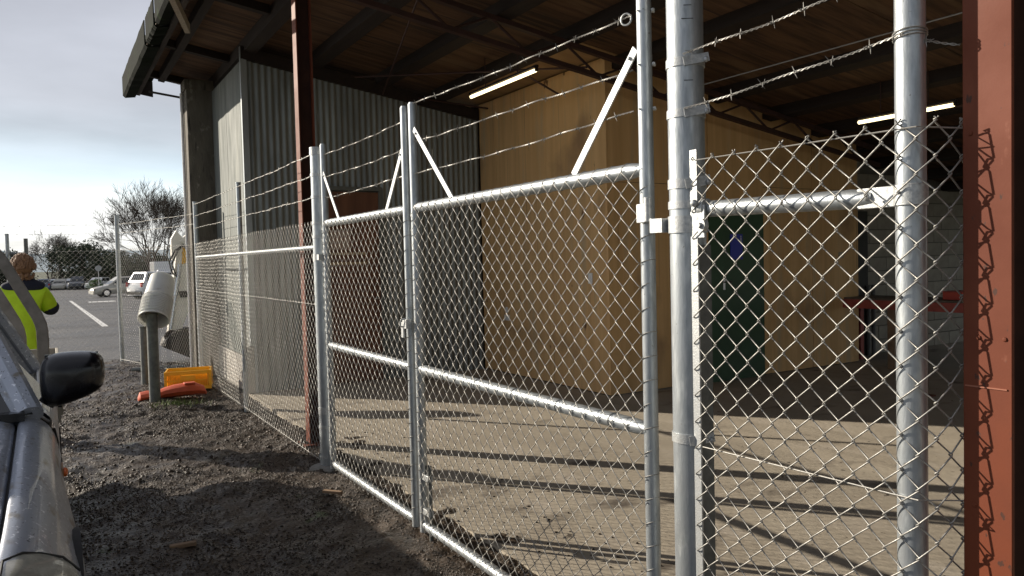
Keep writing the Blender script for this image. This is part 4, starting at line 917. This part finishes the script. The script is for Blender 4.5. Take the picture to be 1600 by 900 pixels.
def person():
    bx, by = -.20, 8.15
    t = thing('person', (bx, by, 0), 'person in a yellow hi-vis coat with navy shoulders, back turned, behind the ute', 'person')
    P = lambda x, y, z, r, r2=None: (bx+x, by+y, z, r, r2 or r)
    V = [P(0, 0, .92, .13, .10), P(0, .0, 1.10, .125, .095), P(0, .01, 1.25, .12, .09), P(0, .0, 1.37, .075, .065), P(0, .0, 1.44, .05, .05), P(0, .015, 1.51, .072, .085), P(0, .02, 1.575, .078, .092), P(0, .02, 1.63, .05, .06),
         P(.09, 0, .86, .085), P(.10, 0, .48, .058), P(.10, -.01, .09, .042), P(.11, .10, .04, .04, .03), P(-.09, 0, .86, .085), P(-.10, 0, .48, .058), P(-.10, -.01, .09, .042), P(-.11, .10, .04, .04, .03),
         P(.13, 0, 1.31, .045), P(.19, .02, 1.17, .045), P(.16, .22, 1.21, .035), P(.12, .28, 1.23, .03, .018), P(-.14, 0, 1.31, .045), P(-.25, .02, 1.12, .045), P(-.20, .18, 1.0, .035), P(-.16, .24, .97, .03, .018)]
    E = [(0, 1), (1, 2), (2, 3), (3, 4), (4, 5), (5, 6), (6, 7), (0, 8), (8, 9), (9, 10), (10, 11), (0, 12), (12, 13), (13, 14), (14, 15), (3, 16), (16, 17), (17, 18), (18, 19), (3, 20), (20, 21), (21, 22), (22, 23)]
    # fingers
    for (hnd, s) in ((19, 1), (23, -1)):
        hx, hy, hz = V[hnd][0], V[hnd][1], V[hnd][2]
        for k, ln in enumerate((.060, .072, .068, .052)):
            i = len(V); V.append((hx-s*.014*(k-1.5), hy+.045, hz-.005-.004*k, .009, .009)); V.append((hx-s*.014*(k-1.5)-s*.004, hy+.045+ln*.5, hz-.03, .008, .008)); E += [(hnd, i), (i, i+1)]
        i = len(V); V.append((hx-s*.04, hy+.02, hz+.0, .010, .010)); E.append((hnd, i))
    skin_mesh('body', V, E, SKIN, t)
    # coat: long, flared; navy yoke and sleeves' undersides
    V = [P(0.03, .0, .60, .25, .17), P(0.02, 0, .85, .225, .155), P(0, 0, 1.10, .185, .14), P(0, .0, 1.27, .195, .14), P(.14, 0, 1.29, .085), P(.185, .0, 1.21, .075), P(.195, .03, 1.15, .07), P(.15, .20, 1.20, .055), P(-.16, 0, 1.30, .09), P(-.25, .01, 1.17, .078), P(-.265, .04, 1.06, .07), P(-.21, .16, 1.0, .055)]
    E = [(0, 1), (1, 2), (2, 3), (3, 4), (4, 5), (5, 6), (6, 7), (3, 8), (8, 9), (9, 10), (10, 11)]
    skin_mesh('coat', V, E, HIVIS, t)
    V = [P(0, .0, 1.355, .15, .125), P(0, 0, 1.39, .12, .10), P(0, 0, 1.45, .062, .065), P(.12, 0, 1.36, .075, .075), P(.16, .0, 1.34, .06), P(-.12, 0, 1.36, .075, .075), P(-.17, .0, 1.34, .06)]
    skin_mesh('coat_yoke', V, [(0, 1), (1, 2), (0, 3), (3, 4), (0, 5), (5, 6)], NAVY, t)
    V = [P(.197, .0, 1.21, .08), P(.203, .03, 1.15, .075), P(.18, .09, 1.16, .066)]
    skin_mesh('elbow_panel', V, [(0, 1), (1, 2)], NAVY, t)
    V = [P(-.268, .02, 1.15, .081), P(-.275, .05, 1.06, .078), P(-.24, .12, 1.0, .065)]
    skin_mesh('elbow_panel', V, [(0, 1), (1, 2)], NAVY, t)
    V = [P(0, 0, .90, .15, .11), P(.09, 0, .84, .10), P(.10, 0, .48, .075), P(.10, 0, .10, .062), P(-.09, 0, .84, .10), P(-.10, 0, .48, .075), P(-.10, 0, .10, .062)]
    skin_mesh('trousers', V, [(0, 1), (1, 2), (2, 3), (0, 4), (4, 5), (5, 6)], NAVY, t)
    b = MB(); b.ball((bx, by-.012, 1.555), .094, 20, (.94, 1.0, 1.05))
    for k in range(620):
        a_ = random.uniform(0, 6.28); ph = random.uniform(-.95, 1); r_ = math.sqrt(max(0, 1-ph*ph)); dx, dy = math.cos(a_)*r_, math.sin(a_)*r_
        if dy > .45 and ph < .45: continue
        low = -.05 if ph < -.3 else 0
        c_ = Vector((bx+dx*.090, by-.012+dy*.096, 1.553+ph*.098+low)); b.ball(c_, random.uniform(.006, .013), 6, (1, 1, 1.5))
    b.build('hair', HAIR, t)
    for s in (1, -1):
        b = MB(); b.ball((bx+s*.035, by+.105, 1.555), .012, 8); b.build('eye', WHITE, t)
        b = MB(); b.ball((bx+s*.10, by+.015, 1.545), .022, 8, (.4, 1, 1.4)); b.build('ear', SKIN, t)
    b = MB(); b.ball((bx, by+.115, 1.53), .015, 8, (.8, 1, 1.5)); b.build('nose', SKIN, t)
    b = MB(); b.ball((bx, by+.098, 1.49), .018, 8, (1.4, .5, .4)); b.build('mouth', mat('lips', (.4, .16, .14)), t)
person()

# ------------------------------------------------------------------ excavator arm behind the corner
def digger():
    t = thing('mini_excavator', (3.4, 14.6, 0), 'cream mini excavator behind the corner, its arm and muddy bucket showing', 'excavator')
    def plate(pts, y0, y1, name, m, par=t, bev=.008):
        n = len(pts); b = MB(); b.add([(x, y0, z) for x, z in pts]+[(x, y1, z) for x, z in pts], [tuple(range(n))[::-1], tuple(range(n, 2*n))]+[(i, (i+1) % n, n+(i+1) % n, n+i) for i in range(n)]); return b.build(name, m, par, bevel=bev, smooth=False)
    Y = 13.5
    st = plate([(1.58, .42), (1.76, .42), (1.92, .85), (2.03, 1.45), (2.03, 1.78), (1.90, 1.88), (1.76, 1.75), (1.71, 1.40), (1.65, .95)], Y-.09, Y+.09, 'stick', EXCW)
    plate([(1.83, 1.55), (1.97, 1.60), (1.98, 1.82), (1.85, 1.82)], Y-.099, Y-.091, 'warning_sticker', YELL, st, 0)
    plate([(1.90, 1.66), (1.93, 1.66), (1.93, 1.76), (1.90, 1.76)], Y-.104, Y-.100, 'sticker_mark', RUBBER, st, 0)
    plate([(1.70, 1.62), (1.86, 1.78), (1.88, 1.98), (1.78, 2.10), (1.70, 1.96)], Y+.02, Y+.16, 'boom_tip', EXCW)
    plate([(1.82, 1.92), (1.92, 2.02), (2.6, 2.45), (3.4, 2.2), (3.9, 1.2), (3.7, 1.1), (3.2, 1.95), (2.6, 2.2), (1.95, 1.84)], Y-.02, Y+.16, 'boom', EXCW)
    b = MB(); b.cyl((1.63, Y-.1, .52), (1.74, Y-.1, 1.15), .018, 10); b.cyl((1.72, Y-.1, 1.05), (1.80, Y-.1, 1.55), .035, 12); b.build('bucket_cylinder', CHROME, st)
    b = MB(); b.cyl((1.78, Y-.12, 1.05), (1.90, Y-.12, 1.05), .03, 10); b.box((1.83, Y-.1, 1.10), (.20, .03, .05)); b.build('clamp', EXCD, st)
    for (p0, k) in ((1.74, .0), (1.78, .03)):
        b = MB(); b.tube([(1.86, Y-.11, 1.86), (p0, Y-.13, 1.78), (p0-.10, Y-.13, 1.60-k), (p0-.06, Y-.12, 1.42), (p0+.02, Y-.11, 1.34)], .014, 8); b.build('hose', RUBBER, st)
    b = MB(); b.cyl((1.93, Y-.13, 1.83), (1.93, Y+.18, 1.83), .055, 16); b.cyl((2.03, Y-.13, 1.66), (2.03, Y+.18, 1.66), .05, 14); b.build('pin', EXCD, st)
    # bucket: curved shell, cutting edge, teeth
    b = MB(); n = 12; pr = []
    for i in range(n+1):
        a_ = R(-60)+R(235)*i/n; pr.append((1.88+.32*math.cos(a_)*1.15, .22+.30*math.sin(a_)))
    b.loft([[(x, y, z) for x, z in pr] for y in (Y-.26, Y-.1, Y+.1, Y+.26)]); bk = b.build('bucket', EXCD, t, solid=.02)
    for y in (Y-.26, Y+.26):
        b = MB(); b.add([(x, y, z) for x, z in pr], [tuple(range(n+1))]); b.build('side_plate', EXCD, bk, solid=.02, smooth=False)
    for k in range(4): b = MB(); b.bar((pr[0][0], Y-.2+k*.135, pr[0][1]), (pr[0][0]-.10, Y-.2+k*.135, pr[0][1]-.05), .04, .025); b.build('tooth', EXCD, bk)
    b = MB(); b.ring((1.64, Y-.08, .40), (0, 1, 0), .085, .03, 16, 8); b.bar((1.62, Y-.06, .46), (1.92, Y-.06, .42), .05, .07); b.build('linkage', EXCD, t)
    # body and tracks
    b = MB(); b.box((4.3, 14.6, .95), (1.5, 1.2, .55)); b.build('house', EXCW, t, bevel=.08)
    b = MB(); b.box((4.2, 14.9, 1.75), (.95, .85, 1.1)); cb = b.build('cab', EXCW, t, bevel=.05)
    b = MB(); b.box((4.2, 14.9, 1.8), (.97, .7, .7)); b.box((4.2, 14.9, 1.8), (.8, .87, .7)); b.build('cab_window', GLASS, cb, smooth=False)
    for y in (14.1, 15.1):
        b = MB(); secs = []
        for yy in (y-.15, y+.15): secs.append([(4.3+.75*math.copysign(min(1, abs(math.cos(a_))*1.3), math.cos(a_)), yy, .27+.26*math.sin(a_)) for a_ in [i*math.pi/8 for i in range(16)]])
        b.loft(secs, close=True, caps=True); b.build('track', RUBBER, t)
digger()

# ------------------------------------------------------------------ parked cars
def make_car(kind, paint, glass=GLASS):
    L, Wd, H, hood = dict(hatch=(4.0, 1.7, 1.46, .80), sedan=(4.6, 1.78, 1.42, .82), suv=(4.6, 1.84, 1.72, 1.0), wagon=(4.5, 1.75, 1.5, .85))[kind]
    w = Wd/2; t = bpy.data.objects.new('parked_car', None); col.objects.link(t); WM[t.name] = Matrix()
    belt = hood+.08; x0, x1 = -L/2, L/2; tail = belt if kind != 'sedan' else belt+.02
    st = [(x0, .82, tail-.28), (x0+.06, .95, tail-.08), (x0+.3, 1, tail), (-.6, 1, belt), (.55, 1, belt), (1.0, 1, hood+.04), (x1-.5, .99, hood-.04), (x1-.12, .93, hood-.14), (x1, .78, hood-.26)]
    b = MB(); secs = []
    for (x, k, zt) in st:
        hw = w*k; pr = [(hw*.9, .22), (hw, .36), (hw, zt-.22), (hw*.97, zt-.06), (hw*.88, zt)]; secs.append([(x, a_, z) for a_, z in pr]+[(x, 0, zt+.02)]+[(x, -a_, z) for a_, z in pr[::-1]])
    b.loft(secs, close=True, caps=True); b.build('body', paint, t, angle=R(50))
    cb0, cb1 = (x0+.12 if kind in ('hatch', 'suv', 'wagon') else x0+.75), 1.05; ct0, ct1 = (x0+.45 if kind != 'sedan' else x0+1.35), .25
    if kind == 'hatch': ct0 = x0+.5
    B = [(cb0, w*.90, belt-.03), (cb1, w*.90, belt-.03), (ct1, w*.72, H-.03), (ct0, w*.72, H-.03)]
    b = MB(); v = [(x, s*y, z) for s in (1, -1) for x, y, z in B]; v += [(ct1-.06, s*w*.6, H) for s in (1, -1)]+[(ct0+.06, s*w*.6, H) for s in (1, -1)]
    b.add(v, [(0, 1, 2, 3), (7, 6, 5, 4), (1, 5, 6, 2), (4, 0, 3, 7), (2, 6, 9, 8), (3, 10, 11, 7), (2, 8, 10, 3), (6, 7, 11, 9), (8, 9, 11, 10)]); b.build('roof', paint, t, smooth=False)
    def q4(a, c, d, e, k0, k1, h0, h1):     # sub-quad of a face, a-c bottom, e-d top
        f = lambda u, v_: (a.lerp(c, u)).lerp(e.lerp(d, u), v_); return [f(k0, h0), f(k1, h0), f(k1, h1), f(k0, h1)]
    for s in (1, -1):
        a_, c_, d_, e_ = [Vector((x, s*(y+.006), z)) for x, y, z in B]
        for (k0, k1) in ((.06, .48), (.52, .93)): b = MB(); b.add(q4(a_, c_, d_, e_, k0, k1, .16, .88), [(0, 1, 2, 3)]); b.build('side_window', glass, t, smooth=False)
    a_ = Vector((cb1+.008, w*.85, belt-.02)); c_ = Vector((cb1+.008, -w*.85, belt-.02)); d_ = Vector((ct1+.008, -w*.68, H-.05)); e_ = Vector((ct1+.008, w*.68, H-.05))
    b = MB(); b.add(q4(a_, c_, d_, e_, .03, .97, .1, .97), [(0, 1, 2, 3)]); b.build('windscreen', glass, t, smooth=False)
    a_ = Vector((cb0-.008, w*.85, belt)); c_ = Vector((cb0-.008, -w*.85, belt)); d_ = Vector((ct0-.008, -w*.68, H-.05)); e_ = Vector((ct0-.008, w*.68, H-.05))
    b = MB(); b.add(q4(a_, c_, d_, e_, .05, .95, .2, .93), [(0, 1, 2, 3)]); b.build('rear_window', glass, t, smooth=False)
    for x in (x0+.78, x1-.82):
        for s in (1, -1):
            y = s*(w-.09); b = MB(); b.cyl((x, y-.10, .31), (x, y+.10, .31), .31, 18); wh = b.build('wheel', RUBBER, t); b = MB(); b.cyl((x, y+s*.10, .31), (x, y+s*.108, .31), .19, 14); b.build('rim', CHROME, wh)
    for s in (1, -1):
        b = MB(); b.box((x1-.10, s*w*.72, hood-.24), (.16, .3, .13), rz=-s*.35); b.build('headlight', LENS, t, smooth=False)
        b = MB(); b.box((x0+.05, s*w*.80, tail-.16), (.14, .2, .24 if kind != 'suv' else .30), rz=s*.25); b.build('tail_light', REDL, t, smooth=False)
        b = MB(); b.box((.62, s*(w+.06), belt+.05), (.12, .14, .10)); b.build('wing_mirror', paint, t, smooth=False)
    for x, s in ((x1-.02, 1), (x0+.02, -1)): b = MB(); b.box((x, 0, .38), (.12, w*1.7, .2)); b.build('bumper', RUBBER if kind == 'suv' else paint, t, smooth=False)
    b = MB(); b.box((x0-.045, 0, .55), (.01, .4, .12)); b.build('number_plate', WHITE, t, smooth=False)
    return t
def paint(n, c): return mat(n, c, None, rough=.3, metal=.2, coat=.7)
PW = paint('white_paint', (.72, .73, .74)); PS = paint('champagne_paint', (.46, .44, .38)); PD = paint('dark_grey_paint', (.05, .055, .065)); PRd = paint('maroon_paint', (.09, .02, .025)); PB = paint('blue_grey_paint', (.10, .14, .22)); PG = paint('mid_grey_paint', (.22, .23, .25))
protos = {}
def car(kind, p, x, y, head, label):
    key = (kind, p.name)
    if key not in protos: t = protos[key] = make_car(kind, p)
    else: t = copy_tree(protos[key])
    t.location = (x, y, car_z(y)-.012); t.rotation_euler = (0, 0, head); tag(t, label, 'car', 'cars parked in the car park')
car('hatch', PS, 4.55, 64.5, R(190), 'pale champagne hatchback seen side on left of the far fence post')
car('wagon', PRd, 6.6, 75, R(100), 'dark maroon car behind the champagne hatchback')
car('suv', PW, 6.6, 55.5, R(28), 'white four-wheel drive with red tail light left of the buckets')
car('hatch', PW, 6.55, 45.3, R(35), 'white hatchback half hidden behind the white buckets')
car('sedan', PG, 6.9, 36.8, R(20), 'grey sedan glimpsed right of the excavator arm')
far = [(-.56, 120, 'wagon', PB, 85, 'blue grey wagon in the far row, beside the hi-vis coat'), (.45, 124, 'sedan', PW, 80, 'white sedan second from left in the far row'), (1.25, 119, 'hatch', PS, 260, 'champagne hatchback in the far row facing this way'), (2.6, 119.5, 'hatch', PW, 262, 'small white hatchback in the far row'),
       (3.15, 115.5, 'suv', PD, 262, 'black four-wheel drive with its nose to the camera in the far row'), (5.4, 114, 'wagon', PW, 245, 'white wagon in the far row beside the green bush'), (8.0, 121, 'suv', PG, 265, 'grey four-wheel drive right of the green bush in the far row'), (9.3, 116, 'sedan', PW, 200, 'white sedan behind the champagne hatchback in the far row'),
       (11.0, 108, 'wagon', PG, 255, 'grey wagon far behind the white four-wheel drive'), (-3.0, 121, 'suv', PG, 262, 'grey four-wheel drive at the left end of the far row'), (13.8, 110, 'wagon', PD, 262, 'dark wagon far behind the excavator arm')]
for (x, y, k, p, h, lab) in far: car(k, p, x, y, R(h), lab)
t = thing('box_truck', (10.4, 90, car_z(90)), 'white box truck parked behind the white four-wheel drive', 'truck')
z = car_z(90); b = MB(); b.box((10.7, 92, z+1.95), (2.3, 4.2, 2.0)); b.build('cargo_box', PW, t, bevel=.03); b = MB(); b.box((10.7, 89.1, z+1.35), (2.0, 1.3, 1.5)); cb = b.build('cab', PW, t, bevel=.12)
b = MB(); b.box((10.7, 88.43, z+1.65), (1.7, .02, .6)); b.build('windscreen', GLASS, cb, smooth=False)
for y in (89.3, 93):
    for s in (-.9, .9): b = MB(); b.cyl((10.7+s-.12, y, z+.42), (10.7+s+.12, y, z+.42), .42, 16); b.build('wheel', RUBBER, t)
t = thing('sign_post', (5.25, 109, car_z(109)), 'small round sign on a pole beside the far row of cars', 'sign')
z = car_z(109); b = MB(); b.cyl((5.25, 109, z), (5.25, 109, z+2.5), .05, 8); b.build('pole', GALV2, t); b = MB(); b.cyl((5.25, 108.93, z+2.6), (5.25, 108.9, z+2.6), .36, 18); b.build('disc', GALV2, t)

# ------------------------------------------------------------------ trees
def bare_tree(x, y, z, h, spread, seed, label, trunks=1, levels=5, lean=0, r0=None):
    rd = random.Random(seed); t = thing('bare_tree', (x, y, z), label, 'tree', 'leafless trees behind the car park')
    tb, bb = MB(), MB()
    def grow(p, d, ln, r, lv):
        pts = [p]; k = 4; q = p.copy(); dd = d.copy()
        for i in range(k):
            dd = (dd+Vector((rd.gauss(0, .11), rd.gauss(0, .11), rd.gauss(.03, .07)))).normalized(); q = q+dd*ln/k; pts.append(q.copy())
        rr = [r*(1-.45*i/k) for i in range(k+1)]
        (tb if lv == 0 else bb).tube(pts, rr, 7 if lv < 2 else (4 if lv < 3 else 3), cap=False)
        if lv >= levels: return
        n = 3 if lv < 2 else rd.choice((3, 3, 3, 4))
        for j in range(n):
            i = k if j == 0 else rd.randint(2, k); a, c = basis(dd); an = rd.uniform(0, 6.28); sp = rd.uniform(.35, .85)*spread
            nd = (dd+(a*math.cos(an)+c*math.sin(an))*sp+Vector((0, 0, .12))).normalized()
            grow(pts[i], nd, ln*rd.uniform(.62, .84), max(rr[i]*rd.uniform(.58, .75), .016), lv+1)
    for k in range(trunks):
        d = Vector((max(-.5, min(.5, rd.gauss(0, .3)))+lean, rd.gauss(0, .28), 1)).normalized() if trunks > 1 else Vector((lean, 0, 1)).normalized()
        grow(Vector((x+rd.uniform(-.3, .3)*(trunks > 1), y, z)), d, h*(.30 if trunks == 1 else .28), (r0 or h*.024)*(1 if trunks == 1 else .7), 0)
    tb.build('trunk', BARK, t); bb.build('crown', BARK, t, angle=R(80)); return t
bare_tree(11.2, 105, -.92, 13.8, .78, 5, 'large leafless spreading tree with dense twigs behind the parked cars', trunks=5, levels=6)
bare_tree(.2, 140, -1.05, 10, 1.15, 8, 'smaller leafless tree with leaning crown at left, above the hedge', levels=6, lean=.15, trunks=3)
bare_tree(17.3, 112, -.93, 17, 1.0, 21, 'leafless tree half hidden behind the shed corner', trunks=3, levels=5)
def leafy(x, y, z, w, h, n, seed, label, cat='tree', name='evergreen_tree', m=LEAF, size=.34, grp='evergreens behind the car park'):
    rd = np.random.default_rng(seed); t = thing(name, (x, y, z), label, cat, grp)
    b = MB(); b.tube([(x, y, z-.1), (x+.1, y, z+h*.3), (x, y, z+h*.7)], [w*.05+.05, w*.04+.03, .03], 7)
    for k in range(6):
        a_ = k*1.05; b.tube([(x, y, z+h*(.2+.07*k)), (x+w*.3*math.cos(a_), y+w*.3*math.sin(a_), z+h*(.35+.08*k))], [.06, .02], 5)
    b.build('trunk', BARK, t)
    nb = 16; c = rd.uniform(-1, 1, (nb, 3)); c[:, 2] = rd.random(nb); wd = (1-.65*c[:, 2]**1.5)
    C = np.stack([x+c[:, 0]*w*.40*wd, y+c[:, 1]*w*.40*wd, z+h*(.12+.74*c[:, 2])], 1); rr = w*rd.uniform(.14, .27, nb)
    i = rd.integers(0, nb, n); d = rd.standard_normal((n, 3)); d /= np.linalg.norm(d, axis=1)[:, None]; P = C[i]+d*rr[i][:, None]*(rd.random(n)**.35)[:, None]*np.array([1, 1, .85])
    a_ = rd.standard_normal((n, 3)); a_ /= np.linalg.norm(a_, axis=1)[:, None]; bb = np.cross(a_, rd.standard_normal((n, 3))); bb /= np.linalg.norm(bb, axis=1)[:, None]
    s = size*rd.uniform(.5, 1.1, n)[:, None]; V = np.stack([P-a_*s*.5, P+bb*s*.28, P+a_*s*.5, P-bb*s*.28], 1).reshape(-1, 3); F = np.arange(4*n).reshape(-1, 4)
    np_mesh('crown', V, F, m, t); return t
ev = [(-4.5, 133, 6.5, 4.8, 'dark evergreen at the far left end of the hedge'), (1.4, 131, 7, 5.6, 'dark rounded evergreen below the smaller bare tree'), (4.1, 127, 6.5, 7.0, 'tallest dark evergreen with a pointed top left of the big bare tree'), (6.9, 123, 6, 5.2, 'low evergreen right of the pointed one'), (9.2, 119, 6, 4.9, 'dense evergreen at the left foot of the big bare tree'), (12.8, 118, 6, 4.2, 'bushy evergreen right of the big bare tree trunk'), (16.6, 119, 7, 5.2, 'dark evergreen behind the excavator arm'), (21, 118, 7, 6, 'evergreen hidden past the shed corner'), (-9.5, 136, 8, 5.5, 'evergreen behind the ute at the left edge')]
for k, (x, y, w, h, lab) in enumerate(ev): leafy(x, y, -1.05, w*1.15, h*1.12, 6500, 40+k, lab)
leafy(4.9, 110.5, -.95, 2.0, 1.3, 1400, 77, 'small bright green bush between the far parked cars', 'bush', 'bush', mat('bright_leaf', (.08, .16, .03), (.05, .11, .02), 2, .8, island=(.6, 1.4)), .16, 'bushes')
